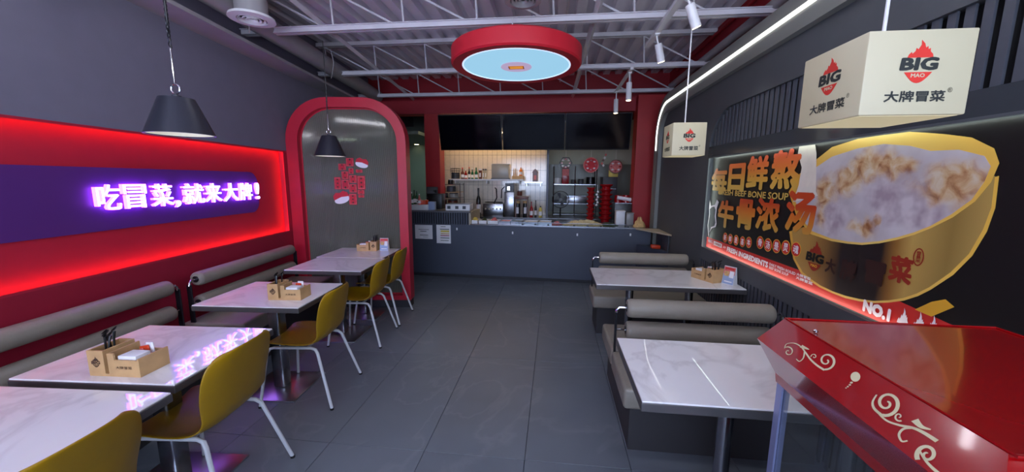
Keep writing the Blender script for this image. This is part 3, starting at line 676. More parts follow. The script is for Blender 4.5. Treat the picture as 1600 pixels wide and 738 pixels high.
# linear lamps over the front of the room, behind the camera
lin = mat('linear_lamp_tube', (255, 250, 240), .5, emit=(240, 240, 250), es=17.)
for (x0_, y_, lab) in ((-2.5, 2.05, 'linear white ceiling lamp over the nearest left table'), (-.2, 2.05, 'linear white ceiling lamp over the nearest right table'), (-2.1, -.4, 'linear white ceiling lamp over the front left'), (.2, -.4, 'linear white ceiling lamp over the front right'), (-1.9, -1.5, 'linear white ceiling lamp by the front window, left'), (.2, -1.5, 'linear white ceiling lamp by the front window, right')):
    t = thing('linear_lamp', lab, 'ceiling lamp', (x0_, y_, 2.76), 0, 'linear lamps at the front')
    MB().tube([(0,0,0), (1.5,0,0)], .02, 10).build('lamp_tube', lin, t)
    B(0, 1.5, -.012, .012, .03, .045).build('housing', 'white', t, smooth=False)
    for x in (.1, 1.4): MB().tube([(x,0,.0), (x,0,.15)], .005, 6).build('hanger', 'white', t)

# track lights
t = thing('light_track', 'long white ceiling track carrying small spotlights, right of the round lamp', 'light track', (.90, 0, 2.93))
B(-.024, .024, .6, 4.12, 0, .03).build('track', 'white', t, smooth=False)
for y in (1.5, 2.6, 3.6): MB().tube([(0, y, .03), (0, y, .12)], .004, 6).build('hanger', 'joist', t)
t = thing('light_track', 'short white ceiling track with two spotlights before the red fascia', 'light track', (.90, 0, 2.93))
B(-.018, .018, 4.85, 6.1, 0, .03).build('track', 'white', t, smooth=False)
def spot(p_mount, p_tip, label, e=6):
    d = (p_tip-p_mount); t = thing('spotlight', label, 'spotlight', p_mount, 0, 'white track spotlights')
    B(-.02, .02, -.035, .035, -.012, .0).build('adapter', 'white', t, smooth=False)
    mid = d*.38; MB().tube([(0,0,-.01), mid], .008, 8).build('arm', 'white', t)
    ax = (d-mid).normalized(); a = mid-ax*.01; b = Vector(d)
    hd = MB().tube([a, a+ax*.004, b], [.030, .033, .035], 20).build('lamp_head', 'white', t)
    MB().tube([b-ax*.001, b+ax*.003], [.029, .029], 16).build('lens', mat_spot, hd)
    l = bpy.data.lights.new('spot_beam', 'SPOT'); l.energy = e; l.spot_size = math.radians(70); l.spot_blend = .6; l.color = (1, .93, .82); l.shadow_soft_size = .03
    lo = bpy.data.objects.new('spot_beam', l); C.objects.link(lo); lo.parent = t; lo.location = b+ax*.02; lo.rotation_euler = ax.to_track_quat('-Z', 'Y').to_euler()
mat_spot = mat('warm_spot_lens', (255, 245, 215), .4, emit=(255, 238, 190), es=5.)
def on_track(u, v, z=2.93): return at(u, v, z=z)
spot(Vector((.90, 2.98, 2.93)), at(1088, 43, y=3.02), 'white spotlight nearest the camera on the long ceiling track')
spot(Vector((.90, 3.76, 2.93)), at(1033, 97, y=3.80), 'white spotlight at the far end of the long ceiling track')
spot(Vector((.90, 5.0, 2.93)), at(982, 157, y=4.98), 'white spotlight at the near end of the short ceiling track')
spot(Vector((.90, 6.0, 2.93)), at(962, 177, y=5.98), 'white spotlight farthest away, in front of the wall screens')

# ------------------------------------------------------------------ pendants
def pendant(u, vb, y, R, hgt, r_top, label, chain=True):
    p = at(u, vb, y=y); t = thing('pendant_lamp', label, 'pendant lamp', p, 0, 'dark cone pendants')
    MB().lathe([(R, 0), (R-.006, 0), (r_top-.006, hgt-.006), (.0001, hgt-.006), (.0001, hgt), (r_top, hgt)], n=40, close=True).build('shade', 'shade', t)
    MB().lathe([(R-.008, .004), (r_top-.010, hgt-.010), (.001, hgt-.010), (.001, hgt-.008), (r_top-.008, hgt-.008), (R-.007, .004)], n=40, close=True).build('lining', 'shade_in', t)
    MB().lathe([(.0001, .05), (.03, .06), (.035, .09), (.02, .12), (.02, hgt-.01), (.0001, hgt-.01)], n=20).build('bulb', 'white', t)
    MB().lathe([(.02, hgt), (.02, hgt+.012), (.008, hgt+.016), (.008, hgt+.02)], n=16).build('cap', 'darksteel', t)
    ring = [(.022*math.cos(2*PI*k/16), 0, hgt+.042+.022*math.sin(2*PI*k/16)) for k in range(16)]
    MB().tube(ring, .0035, 6, close=True).build('hook_ring', 'chrome', t)
    ht = 3.0-p.z
    MB().tube([(0, 0, hgt+.06), (0, 0, hgt+.22)], .0035, 6).build('rod', 'chrome', t)
    MB().tube([(.006, 0, hgt+.22), (-.004, .003, hgt+.30), (.004, -.003, hgt+.36), (0, 0, ht)], .0035, 6).build('cord', 'black', t)
    z = hgt+.24; k = 0; mb = MB()
    while z < min(ht-.02, hgt+.50):
        a = (k % 2)*PI/2
        mb.tube([(.007*math.cos(2*PI*q/10)*math.cos(a), .007*math.cos(2*PI*q/10)*math.sin(a), z+.012*math.sin(2*PI*q/10)) for q in range(10)], .0022, 5, close=True); z += .018; k += 1
    mb.build('chain', 'darksteel', t)
pendant(283, 211, 1.62, .133, .165, .068, 'dark grey cone pendant hanging over the nearest left tables')
pendant(516, 244.5, 3.80, .155, .212, .072, 'dark grey cone pendant hanging in front of the glass arch')

# ------------------------------------------------------------------ lanterns
def lantern(x0, y0, z0, w, h, label):
    t = thing('box_lantern', label, 'pendant lamp', (x0+w/2, y0+w/2, z0), 0, 'white box lanterns')
    sh_ = MB().rbox(-w/2, w/2, -w/2, w/2, 0, h, .004, 2).build('shade', 'lantern', t)
    MB().tube([(0, 0, h), (0, 0, 2.99-z0)], .005, 8).build('rod', 'white', t)
    for (c, ex) in (((0, -w/2-.0005, 0), (1, 0, 0)), ((-w/2-.0005, 0, 0), (0, -1, 0)), ((w/2+.0005, 0, 0), (0, 1, 0)), ((0, w/2+.0005, 0), (-1, 0, 0))):
        c = Vector(c); logo(sh_, c+Vector((0, 0, h*.60)), ex, (0, 0, 1), w*.36, sub='lantern', off=.0006)
        n = Vector(ex).cross(Vector((0, 0, 1)))
        text('大牌冒菜', w*.57, h*.135, 'logo_dark', sh_, c+Vector((0, 0, h*.22))+n*.0006, ex, (0, 0, 1), bold=.03)
        text('®', w*.045, h*.06, 'logo_dark', sh_, c+Vector((0, 0, h*.29))+n*.0006+Vector(ex)*w*.32, ex, (0, 0, 1), bold=.0)
    B(-w/2+.01, w/2-.01, -w/2+.01, w/2-.01, -.0015, .001).build('bottom_diffuser', M['lantern_bottom'], t, smooth=False)
q = at(1341, 180.5, y=1.20); lantern(q.x, 1.20, q.z, .27, .225, 'big white box lantern with flame logo hanging nearest, before the soup poster')
q = at(1049, 243, y=3.10); lantern(q.x, 3.10, q.z, .25, .25, 'small-looking white box lantern with flame logo hanging farther off by the light strip')

# ------------------------------------------------------------------ benches
def rollprof(Ln, r):
    return [(.0, 0)]
def roll(t, name, x0, x1, y, z, r):
    n = 24; mb = MB()
    path = [(x0, y, z), (x0+.002, y, z), (x0+.012, y, z), (x0+.03, y, z), (x1-.03, y, z), (x1-.012, y, z), (x1-.002, y, z), (x1, y, z)]
    mb.tube(path, [r*.6, r*.8, r*.95, r, r, r*.95, r*.8, r*.6], n); return mb.build(name, 'vinyl', t)
def bench(label, loc, rz, Ln, depth=.52, double=False, zu=.79, zl=.595, r=.058, seat=.45, group=None):
    t = thing('bench', label, 'bench', loc, rz, group)
    y0, y1 = -depth, (depth if double else 0)
    MB().box(.05, Ln-.03, y0+.06, y1-(.06 if double else 0), .0, seat-.13).build('base', 'bench_base', t, smooth=False)
    MB().rbox(0, Ln, y0, (-.012 if double else y1), seat-.13, seat, .022, 3).build('seat_cushion', 'vinyl', t)
    if double: MB().rbox(0, Ln, .012, y1, seat-.13, seat, .022, 3).build('seat_cushion', 'vinyl', t)
    yb = 0 if double else -.08
    for nm, z in (('backrest_roll', zu), ('backrest_roll', zl)): roll(t, nm, .09, Ln-.09, yb, z, r)
    for s, xx, xr in ((1, .022, .09), (-1, Ln-.022, Ln-.09)):
        p = t
        post = MB().rbox(xx-.006, xx+.006, yb-.02, yb+.02, seat-.02 if not double else seat-.14, zu-.03, .003, 1)
        post.build('post', 'darksteel', t)
        path = [(xx, yb, zu-.04), (xx+s*.004, yb, zu-.015), (xx+s*.02, yb, zu+.002), (xr+s*.02, yb, zu)]
        MB().tube(path, .009, 10).build('bent_tube', 'chrome', t)
        MB().tube([(xx, yb, zl), (xr+s*.02, yb, zl)], .009, 10).build('bent_tube', 'chrome', t)
        MB().tube([(xr-s*.004, yb, zl), (xr+s*.002, yb, zl)], .026, 14).build('collar', 'darksteel', t)
        MB().tube([(xr-s*.004, yb, zu), (xr+s*.002, yb, zu)], .026, 14).build('collar', 'darksteel', t)
    return t
def lbench(b0, Ln, label): return bench(label, L(.035, b0), TH+PI/2, Ln, depth=.50)
lbench(-2.0, 1.46, 'grey vinyl wall bench farthest back behind the photographer on the left wall')
lbench(-.50, 1.46, 'grey vinyl wall bench left of the nearest table, mostly cut off')
lbench(1.02, 1.46, 'grey vinyl wall bench behind the table with the neon reflection')
lbench(2.54, 1.50, 'grey vinyl wall bench beside the red arch, farthest on the left wall')
bench('grey double bench between the two white tables on the right', (.425, 2.53, 0), 0, 1.12, depth=.50, double=True, zu=.737, zl=.577, r=.064, seat=.425)
bench('grey bench behind the farther right table, facing it', (.425, 4.22, 0), 0, 1.12, depth=.46, zu=.755, zl=.60, r=.064, seat=.425)

# ------------------------------------------------------------------ tables
def left_table(xc, yc, label, rz=.06, wx=.75, wy=.60, grp='white tables along the left wall'):
    t = thing('dining_table', label, 'table', (xc, yc, 0), rz, grp)
    MB().rbox(-wx/2+.003, wx/2-.003, -wy/2+.003, wy/2-.003, .744, .752, .002, 1).build('tabletop', 'marble', t)
    MB().rbox(-wx/2, wx/2, -wy/2, wy/2, .712, .7445, .002, 1).build('edge_band', 'edge', t)
    B(-.16, .16, -.16, .16, .70, .712).build('mounting_plate', 'darksteel', t, smooth=False)
    MB().rbox(-.045, .045, -.045, .045, .012, .70, .014, 3).build('pedestal', 'steel', t)
    MB().rbox(-.225, .225, -.21, .21, 0, .012, .004, 2).build('base_plate', 'polished', t)
    return t
left_table(-1.865, .90, 'white marble-top table nearest the camera at the left, cut by the frame')
left_table(-1.945, 1.545, 'white marble-top table with glowing neon lettering reflected in it')
left_table(-2.07, 2.477, 'white marble-top table between the neon reflection table and the joined pair')
left_table(-2.165, 3.468, 'white marble-top table, nearer one of the joined pair by the arch', wy=.585)
left_table(-2.235, 4.057, 'white marble-top table pushed against the glass arch', wy=.585)
def right_table(x0, y0, wx, label, lx):
    t = thing('booth_table', label, 'table', (x0, y0, 0), 0, 'white booth tables on the right')
    MB().rbox(.003, wx-.003, .003, .597, .744, .752, .002, 1).build('tabletop', 'marble', t)
    MB().rbox(0, wx, 0, .60, .708, .7445, .002, 1).build('edge_band', 'edge', t)
    for x in lx:
        MB().tube([(x, .28, .012), (x, .28, .708)], .034, 20).build('leg', 'steel', t)
        MB().tube([(x, .28, 0), (x, .28, .012)], .11, 28).build('foot_plate', 'darksteel', t)
right_table(.358, 1.385, 1.19, 'long white booth table nearest the camera on the right', (.45, .98))
right_table(.366, 3.05, 1.18, 'long white booth table farther off with the wooden caddy on it', (.33, .84))

# ------------------------------------------------------------------ chairs
def make_chair(label):
    t = thing('shell_chair', label, 'chair', (0,0,0), 0, 'mustard shell chairs')
    # profile (x toward back, z) and half width along it
    pr = [(-.235,.425,.175),(-.225,.440,.195),(-.16,.447,.212),(-.05,.440,.222),(.06,.436,.226),(.13,.445,.222),(.175,.475,.212),(.200,.520,.205),(.217,.580,.212),(.232,.650,.224),(.247,.720,.226),(.260,.775,.214),(.268,.812,.190),(.272,.832,.150)]
    n = 12; vs = []
    for i, (x, z, hw) in enumerate(pr):
        f = i/(len(pr)-1)
        for k in range(n+1):
            s = -1+2*k/n; curl = abs(s)**3
            back = min(max((f-.42)/.2, 0), 1)
            dz = .028*curl*(1-back) + (-.012*curl if f > .85 else 0)
            dx = -.045*curl*back
            vs.append((x+dx, s*hw, z+dz))
    fs = []
    for i in range(len(pr)-1):
        for k in range(n): a = i*(n+1)+k; fs.append((a, a+1, a+n+2, a+n+1))
    o = MB().add(vs, fs).build('shell', 'yellow', t)
    m = o.modifiers.new('thickness', 'SOLIDIFY'); m.thickness = .010; m.offset = 0
    m = o.modifiers.new('smooth', 'SUBSURF'); m.levels = 1; m.render_levels = 2
    for s in (-1, 1):
        lg = MB().tube([(-.252, s*.232, .008), (-.205, s*.180, .385), (-.19, s*.168, .412), (-.165, s*.160, .418), (.10, s*.160, .418), (.135, s*.168, .410), (.155, s*.180, .385), (.262, s*.242, .008)], .0105, 10).build('leg_frame', 'white_metal', t)
        for (x, y) in ((-.252, .232), (.262, .242)): MB().tube([(x, s*y, 0), (x, s*y, .014)], .0125, 10).build('foot_cap', 'rubber', lg)
    for x in (-.12, .07): MB().tube([(x, -.16, .418), (x, .16, .418)], .008, 8).build('cross_bar', 'white_metal', t)
    return t
chair0 = make_chair('mustard shell chair nearest the camera at lower left, only its back showing')
ch_spots = [(-1.66, .84, .05, None),
    (-1.715, 1.525, .09, 'mustard shell chair at the table with the neon reflection'),
    (-1.80, 2.455, .10, 'mustard shell chair in the middle of the row, third from the camera'),
    (-1.905, 3.42, .09, 'mustard shell chair at the nearer of the two joined tables'),
    (-1.945, 4.00-.03, .08, 'mustard shell chair farthest away, beside the foot of the red arch')]
for i, (x, y, rz, lab) in enumerate(ch_spots):
    o = chair0 if i == 0 else copy_tree(chair0)
    o.location = (x, y, 0); o.rotation_euler = (0, 0, rz)
    if lab: o['label'] = lab

# ------------------------------------------------------------------ table caddies, menu cards
TT = .7525
def caddy(x, y, rz, label, flip=False, packets=True):
    where = label.replace('wooden caddy ', '')
    t = thing('wooden_caddy', label, 'caddy', (x, y, TT), rz, 'wooden caddies')
    W, D = .235, .13; sx = -1 if flip else 1
    def bx(nm, x0, x1, *a): 
        if flip: x0, x1 = -x1, -x0
        return B(x0, x1, *a).build(nm, 'wood', t, smooth=False)
    h1, h2, h3, th = .115, .105, .075, .007
    x0 = -W/2
    bx('floor_board', x0, W/2, -D/2, D/2, 0, .012)
    # tall cutlery well
    bx('side_panel', x0, x0+th, -D/2, D/2, .012, h1); bx('side_panel', x0+.075-th, x0+.075, -D/2, D/2, .012, h1)
    fp = bx('front_panel', x0+th, x0+.075-th, -D/2, -D/2+th, .012, h1); bx('back_panel', x0+th, x0+.075-th, D/2-th, D/2, .012, h1)
    # low napkin tray with a stepped front
    x1 = x0+.092
    bx('side_panel', x1, x1+th, -D/2, D/2, .012, h2); bx('side_panel', W/2-th, W/2, -D/2, D/2, .012, h3+.008)
    f = MB().prism([(sx*(x1+th), .012), (sx*(W/2-th), .012), (sx*(W/2-th), h3), (sx*(x1+.03), h3), (sx*(x1+.03), h2), (sx*(x1+th), h2)], (0,-D/2,0), (1,0,0), (0,0,1), (0,th,0)).build('front_panel', 'wood', t, smooth=False)
    bx('back_panel', x1+th, W/2-th, D/2-th, D/2, .012, h3)
    xc = sx*(x0+.0375)
    logo(fp, (xc, -D/2-.0004, .062), (1,0,0), (0,0,1), .042, 'wood_dark', 'wood_dark', 'wood', off=.0004)
    text('大牌冒菜', .075, .013, 'wood_dark', f, (sx*(x1+W/2)/2, -D/2-.0006, .042), (1,0,0), (0,0,1), bold=.01)
    # contents: separate things
    rnd = random.Random(int(abs(x*1000)))
    c, s_ = math.cos(rz), math.sin(rz)
    def wpt(lx, ly, lz=0): return Vector((x+lx*c-ly*s_, y+lx*s_+ly*c, TT+lz))
    for k in range(5):
        lx, ly = xc+rnd.uniform(-.018, .018), rnd.uniform(-.035, .035)
        u = thing('soup_spoon', 'black soup spoon standing in the wooden caddy '+where, 'spoon', wpt(lx, ly, .0125), rz, 'black spoons in the caddy '+where)
        tx, ty = rnd.uniform(-.016, .016), rnd.uniform(-.03, .03)
        MB().tube([(0,0,0), (tx*.6, ty*.6, .12), (tx, ty, .150)], [.0035,.0045,.006], 6).build('handle', 'black', u)
        q = MB().lathe([(.0001,-.004),(.010,-.002),(.015,.004),(.0001,.001)], n=12); 
        q.v = [(a+tx, b*.5+ty, z_*1.0+.158+(a*.9)) for a, b, z_ in q.v]; q.build('bowl', 'black', u)
    nx = sx*(x1+.072)
    u = tag(MB().rbox(-.042, .042, -.045, .02, 0, .075, .003, 2).build('napkin_stack', 'paper', None, wpt(nx, -.005, .0125), rz), 'stack of white napkins in the caddy '+where, 'napkins', 'napkin stacks in the caddies')
    if packets:
        for k in range(3):
            o = MB().rbox(-.022, .022, -.0035, .0035, 0, .072, .003, 1).build('sauce_packet', ('pink', 'snack', 'paper')[k % 3], None, wpt(nx-sx*.012+.010*k, .030+.009*k, .0125+.012*k), rz+rnd.uniform(-.2, .2))
            o.rotation_euler[1] = rnd.uniform(-.35, .35)
            tag(o, ('pink', 'red', 'white')[k % 3]+' sauce packet behind the napkins '+where, 'packet', 'sauce packets in the caddies')
def menu_card(x, y, rz, label):
    t = thing('menu_card', label, 'menu card', (x, y, TT), rz, 'table menu cards')
    MB().prism([(-.03,0),(.03,0),(.003,.15),(-.003,.15)], (-.05,0,0), (0,1,0), (0,0,1), (.10,0,0)).build('stand', 'white', t, smooth=False)
    # printed faces follow the front slope
    import mathutils
    ey = Vector((0, .027, .15)).normalized(); ex = Vector((1,0,0)); n = ex.cross(ey); o0 = Vector((0,-.0305,0))
    def pq(nm, m, x0, x1, a, b, off=.0008): MB().prism([(x0,a),(x1,a),(x1,b),(x0,b)], o0, ex, ey, n*off).build(nm, m, t, smooth=False)
    pq('print', 'blue', -.048, .048, .004, .085); pq('print', 'pink', -.048, .048, .085, .148)
    pq('print', 'p_red', -.04, .04, .125, .14, .0012); pq('print', 'meat', -.04, .0, .07, .11, .0012); pq('print', 'paper', .005, .042, .06, .115, .0012); pq('print', 'paper', -.03, .035, .02, .03, .0012)
caddy(-1.885, 2.40, .09, 'wooden caddy on the middle left table')
q = at(210, 590, z=TT); caddy(-1.87, 1.36, .05, 'wooden caddy on the table with the neon reflection')
caddy(-2.215, 4.20, .10, 'wooden caddy on the table against the glass arch', flip=True)
menu_card(-2.02, 4.215, .10, 'upright menu card beside the wooden caddy against the glass arch')
caddy(1.35, 3.33, -1.12, 'wooden caddy on the farther right booth table', flip=True)
menu_card(1.475, 3.20, -1.0, 'upright menu card at the wall end of the farther right booth table')

# ------------------------------------------------------------------ popcorn cart
PY = 1.15
pc = thing('popcorn_machine', 'glossy red popcorn machine roof with cream scrolls at lower right', 'popcorn machine', (0, 0, 0))
Apt, Bpt, Cpt, Dpt = [at(u, v, y=PY) for u, v in ((1226,498),(1183,529),(1211,582),(1212,596))]
cxm = (Bpt.x+1.32)/2; NY = .52
def sym(p, top=False): return (2*cxm-p.x, p.z)
sec = [(Apt.x, Apt.z), (Bpt.x, Bpt.z), (Cpt.x, Cpt.z), (Dpt.x, Dpt.z)]
yA, yB, yC = PY, PY, PY
# hipped roof: far and near ends slope like the sides
def rect_at(p): d = p.x-Bpt.x; return [(p.x, NY+d), (2*cxm-p.x, NY+d), (2*cxm-p.x, PY), (p.x, PY)]
lv = [rect_at(Apt), rect_at(Bpt), rect_at(Cpt), rect_at(Dpt)]; zs = [Apt.z, Bpt.z, Cpt.z, Dpt.z]
vs = []; fs = []
for l_, z_ in zip(lv, zs):
    for (x, y) in l_: vs.append((x, y, z_))
for i in range(3):
    for k in range(4): fs.append((4*i+k, 4*i+(k+1)%4, 4*i+4+(k+1)%4, 4*i+4+k))
fs += [(0,1,2,3), (15,14,13,12)]
MB().add(vs, fs).build('roof', 'popred', pc, smooth=False)
mb = MB(); z0 = Apt.z+.002
mb.tube([(Apt.x, NY+.06, z0), (Apt.x, PY-.004, z0), (2*cxm-Apt.x, PY-.004, z0), (2*cxm-Apt.x, NY+.06, z0)], .003, 6, close=True); mb.build('roof_edge', 'popred', pc)
q = at(1268, 518, z=Apt.z+.004); MB().lathe([(.006, 0), (.006, .004), (.002, .007), (.0001, .007)], n=12).build('screw', 'chrome', pc, loc=(q.x+.01, q.y, Apt.z+.003))
# scrolls on the sloping fascia
fn = Vector((-(Apt.z-Bpt.z), 0, (Apt.x-Bpt.x))).normalized(); 
if fn.x > 0: fn = -fn
def fz(x, y): return at(1160+x/2.86, 480+y/2.86, P=Bpt+fn*.0012, n=fn)
def ribbon(pts, wds, name='scroll'):
    P = [fz(*p) for p in pts]; vs = []; fs = []
    for i, p in enumerate(P):
        a = P[max(i-1, 0)]; b = P[min(i+1, len(P)-1)]; tdir = (b-a).normalized(); s_ = tdir.cross(fn)
        wd = wds[0]+(wds[1]-wds[0])*i/(len(P)-1) if len(wds) == 2 else wds[0]+(wds[1]-wds[0])*math.sin(PI*i/(len(P)-1))
        vs += [p+s_*wd, p-s_*wd]
    for i in range(len(P)-1): fs.append((2*i, 2*i+1, 2*i+3, 2*i+2))
    MB().add(vs, fs).build(name, 'cream', pc, smooth=False)
def spiral(cx, cy, r, turns, a0, sgn=1, rmin=.12, n=40):
    return [(cx+r*(1-(1-rmin)*i/n)*math.cos(math.radians(a0)+sgn*2*PI*turns*i/n), cy+r*.95*(1-(1-rmin)*i/n)*math.sin(math.radians(a0)+sgn*2*PI*turns*i/n)) for i in range(n+1)]
def cat(p, n=10):
    out = []
    for i in range(len(p)-1):
        p0 = p[max(i-1,0)]; p1 = p[i]; p2 = p[i+1]; p3 = p[min(i+2,len(p)-1)]
        for k in range(n):
            t_ = k/n; out.append(tuple(.5*((2*p1[j])+(-p0[j]+p2[j])*t_+(2*p0[j]-5*p1[j]+4*p2[j]-p3[j])*t_*t_+(-p0[j]+3*p1[j]-3*p2[j]+p3[j])*t_**3) for j in (0,1)))
    return out+[p[-1]]
ribbon(spiral(375, 240, 42, 1.4, 100, -1), (.0028, .0016)); ribbon(cat([(367,282),(335,262),(305,235),(283,205),(262,178),(232,162),(198,165),(188,185)]), (.0026, .0008))
ribbon(spiral(205, 200, 24, 1.2, -120, 1), (.0016, .0010)); ribbon(cat([(278,200),(272,228),(255,243),(240,232)]), (.0020, .0008))
ribbon(cat([(262,175),(285,185),(298,190)]), (.0050, .0006)); ribbon(spiral(320, 222, 14, 1.0, 180, 1), (.0012, .0008))
ribbon(spiral(645, 430, 60, 1.5, 110, -1), (.0034, .0018)); ribbon(cat([(625,486),(590,455),(582,425),(600,392)]), (.0028, .0014))
ribbon(cat([(590,455),(640,505),(700,528),(760,540),(810,562),(870,600)]), (.0014, .0034)); ribbon(spiral(700, 490, 22, 1.1, 60, 1), (.0016, .0010))
ribbon(cat([(762,540),(720,545),(700,570),(712,600),(738,598)]), (.0024, .0014)); ribbon(spiral(825, 660, 48, 1.4, 150, 1), (.0034, .0014))
ribbon(cat([(770,505),(800,535),(842,548)]), (.0060, .0010)); ribbon(cat([(790,640),(830,700),(900,760),(980,800)]), (.0014, .0036))
P = [fz(505+22*math.cos(a*PI/10), 312+22*math.sin(a*PI/10)) for a in range(20)]
MB().add(P, [tuple(range(20))]).build('scroll', 'cream', pc, smooth=False)
for (x, y, r) in ((487,338,7),(480,348,6),(471,356,5),(463,362,4)):
    P = [fz(x+r*math.cos(a*PI/6), y+r*.6*math.sin(a*PI/6)) for a in range(12)]; MB().add(P, [tuple(range(12))]).build('scroll', 'cream', pc, smooth=False)
# posts, glass, cabinet
bx0, bx1, by0, by1, bz = Dpt.x+.002, 2*cxm-Dpt.x-.002, NY+.09, PY-.004, Dpt.z
for (x, y) in ((bx0, by1-.026), (bx1-.026, by1-.026), (bx0, by0), (bx1-.026, by0)):
    B(x, x+.026, y, y+.026, .52, bz).build('post', 'alu', pc, smooth=False)
B(bx0+.006, bx0+.010, by0+.026, by1-.026, .52, bz).build('glass_panel', 'glass', pc, smooth=False)
B(bx1-.010, bx1-.006, by0+.026, by1-.026, .52, bz).build('glass_panel', 'glass', pc, smooth=False)
B(bx0+.026, bx1-.026, by1-.010, by1-.006, .52, bz).build('glass_panel', 'glass', pc, smooth=False)
B(bx0+.02, bx1-.02, by0+.02, by1-.02, .50, .52).build('popcorn_tray', 'steel', pc, smooth=False)
MB().rbox(bx0-.01, bx1+.01, by0-.01, by1+.004, .16, .50, .008, 2).build('cabinet', 'popred', pc)
MB().lathe([(.10, .0), (.115, .02), (.115, .14), (.10, .16), (.0001, .17)], (bx0+bx1)/2, (by0+by1)/2, n=28).build('kettle', 'steel', pc, loc=(0, 0, .72))
MB().tube([((bx0+bx1)/2, (by0+by1)/2, .88), ((bx0+bx1)/2, (by0+by1)/2, bz)], .008, 8).build('kettle_rod', 'steel', pc)
for (x, y) in ((bx0+.05, by0+.05), (bx1-.05, by0+.05), (bx0+.05, by1-.05), (bx1-.05, by1-.05)):
    MB().tube([(x-.012, y, .045), (x+.012, y, .045)], .045, 18).build('caster_wheel', 'rubber', pc); B(x-.016, x+.016, y-.01, y+.01, .045, .165).build('caster_fork', 'steel', pc, smooth=False)

# ------------------------------------------------------------------ fascia, screens, red columns
YF = 6.5
zf0 = at(800, 176, y=YF).z; zf1 = at(800, 155, y=YF).z
ft = struct(B(-3.9, 1.91, YF, YF+.25, zf0, zf1).build('trim_3', 'redwall', smooth=False))
wk = struct(B(-3.9, 1.91, 6.9, 7.0, zf0+.05, 3.47).build('wall_kitchen', 'redwall', smooth=False))
p = at(664, 200, y=6.55); p2 = at(687, 200, y=6.55)
tag(B(p.x, p2.x, 6.52, 6.80, 0, 2.9).build('red_column', 'columnred', smooth=False), 'red square column at the left end of the service opening', 'column')
p = at(992, 250, y=6.35)
tag(B(p.x, 1.90, 6.32, 6.62, 0, 2.95).build('red_column', 'columnred', smooth=False), 'broad red column at the right end of the service opening', 'column')
xs = [at(u, 205, y=6.40).x for u in (687, 785, 883, 985.5)]; zt = at(800, 177.5, y=6.40).z; zb2 = at(800, 234, y=6.40).z
for k, lab in enumerate(('wide black wall screen at the left of the three over the counter', 'middle black wall screen over the counter', 'wide black wall screen at the right of the three over the counter')):
    t = thing('menu_screen', lab, 'screen', ((xs[k]+xs[k+1])/2, 6.46, zb2), 0, 'black screens over the counter'); hw = (xs[k+1]-xs[k])/2-.004; hh = zt-zb2
    t.rotation_euler = (.27, 0, 0)
    cs = MB().rbox(-hw, hw, -.02, .03, 0, hh, .004, 1).build('casing', 'black', t)
    B(-hw+.012, hw-.012, -.022, -.0195, .018, hh-.012).build('display', 'screen', cs, smooth=False)
    B(-.1, .1, .03, .06, hh*.3, hh*.9).build('wall_bracket', 'darksteel', t, smooth=False)
    for q in (-.35, .35): MB().tube([(q, .035, hh*.7), (q, .42, hh*.72), (q, .42, hh+.10)], .014, 8).build('mount_arm', 'darksteel', t)
tag(MB().lathe([(.0001,0),(.012,.004),(.012,.02),(.0001,.024)], n=14).build('sensor', 'white', loc=(xs[2], 6.40, at(883, 191, y=6.40).z)), 'tiny white sensor between the middle and right screens', 'sensor')

# ------------------------------------------------------------------ service counter
CL, CR = Vector((-2.345, 5.86, 0)), Vector((1.45, 5.673, 0))
ca = math.atan2(CR.y-CL.y, CR.x-CL.x); CW = (CR-CL).length
ct = thing('service_counter', 'long slate grey service counter across the back of the room', 'counter', CL, ca)
XS = 1.00   # end of raised part
B(0, CW, .02, .60, .06, .885).build('front_panel', 'counter', ct, smooth=False)
B(0, CW, .06, .58, 0, .06).build('kick_board', 'plinth', ct, smooth=False)
B(XS+.02, CW, -.005, .62, .885, .905).build('worktop', 'steel', ct, smooth=False)
B(0, XS, .035, .60, .885, 1.075).build('raised_box', 'slat_back', ct, smooth=False)
MB().rbox(-.01, XS+.02, 0, .62, 1.075, 1.10, .004, 1).build('raised_top', 'ctop', ct)
flt = B(0, .022, 0, .02, 0, .19).build('flute', 'counter', mesh_only=True, smooth=False)
x = .01
while x < XS-.01: link('flute', flt, ct, (x, .016, .885)); x += .0405
MB().prism([(0,.885),(.60,.885),(.60,1.10),(.12,1.10),(0,1.075)], (XS,0.0,0), (0,1,0), (0,0,1), (.03,0,0)).build('end_panel', 'beige', ct, smooth=False)
# return counter on the right
q0 = at(985, 358, z=.90)
rc = thing('side_counter', 'short beige-topped side counter beside the grey portal at the right', 'counter', (0, 0, 0))
MB().prism([(1.22, 5.66), (1.545, 5.645), (1.545, 5.02), ], (0,0,.885), (1,0,0), (0,1,0), (0,0,.02)).build('worktop', 'beige', rc, smooth=False)
MB().prism([(1.25, 5.655), (1.545, 5.64), (1.545, 5.08), ], (0,0,0), (1,0,0), (0,1,0), (0,0,.66)).build('cabinet', 'counter', rc, smooth=False)
B(1.53, 1.545, 5.1, 5.6, .66, .885).build('back_panel', 'kdark', rc, smooth=False)
def cpt(u, v, z=None, d=0): # on counter front plane
    n = Vector((-math.sin(ca), math.cos(ca), 0)); return at(u, v, P=CL-n*(-.02+.001), n=n)
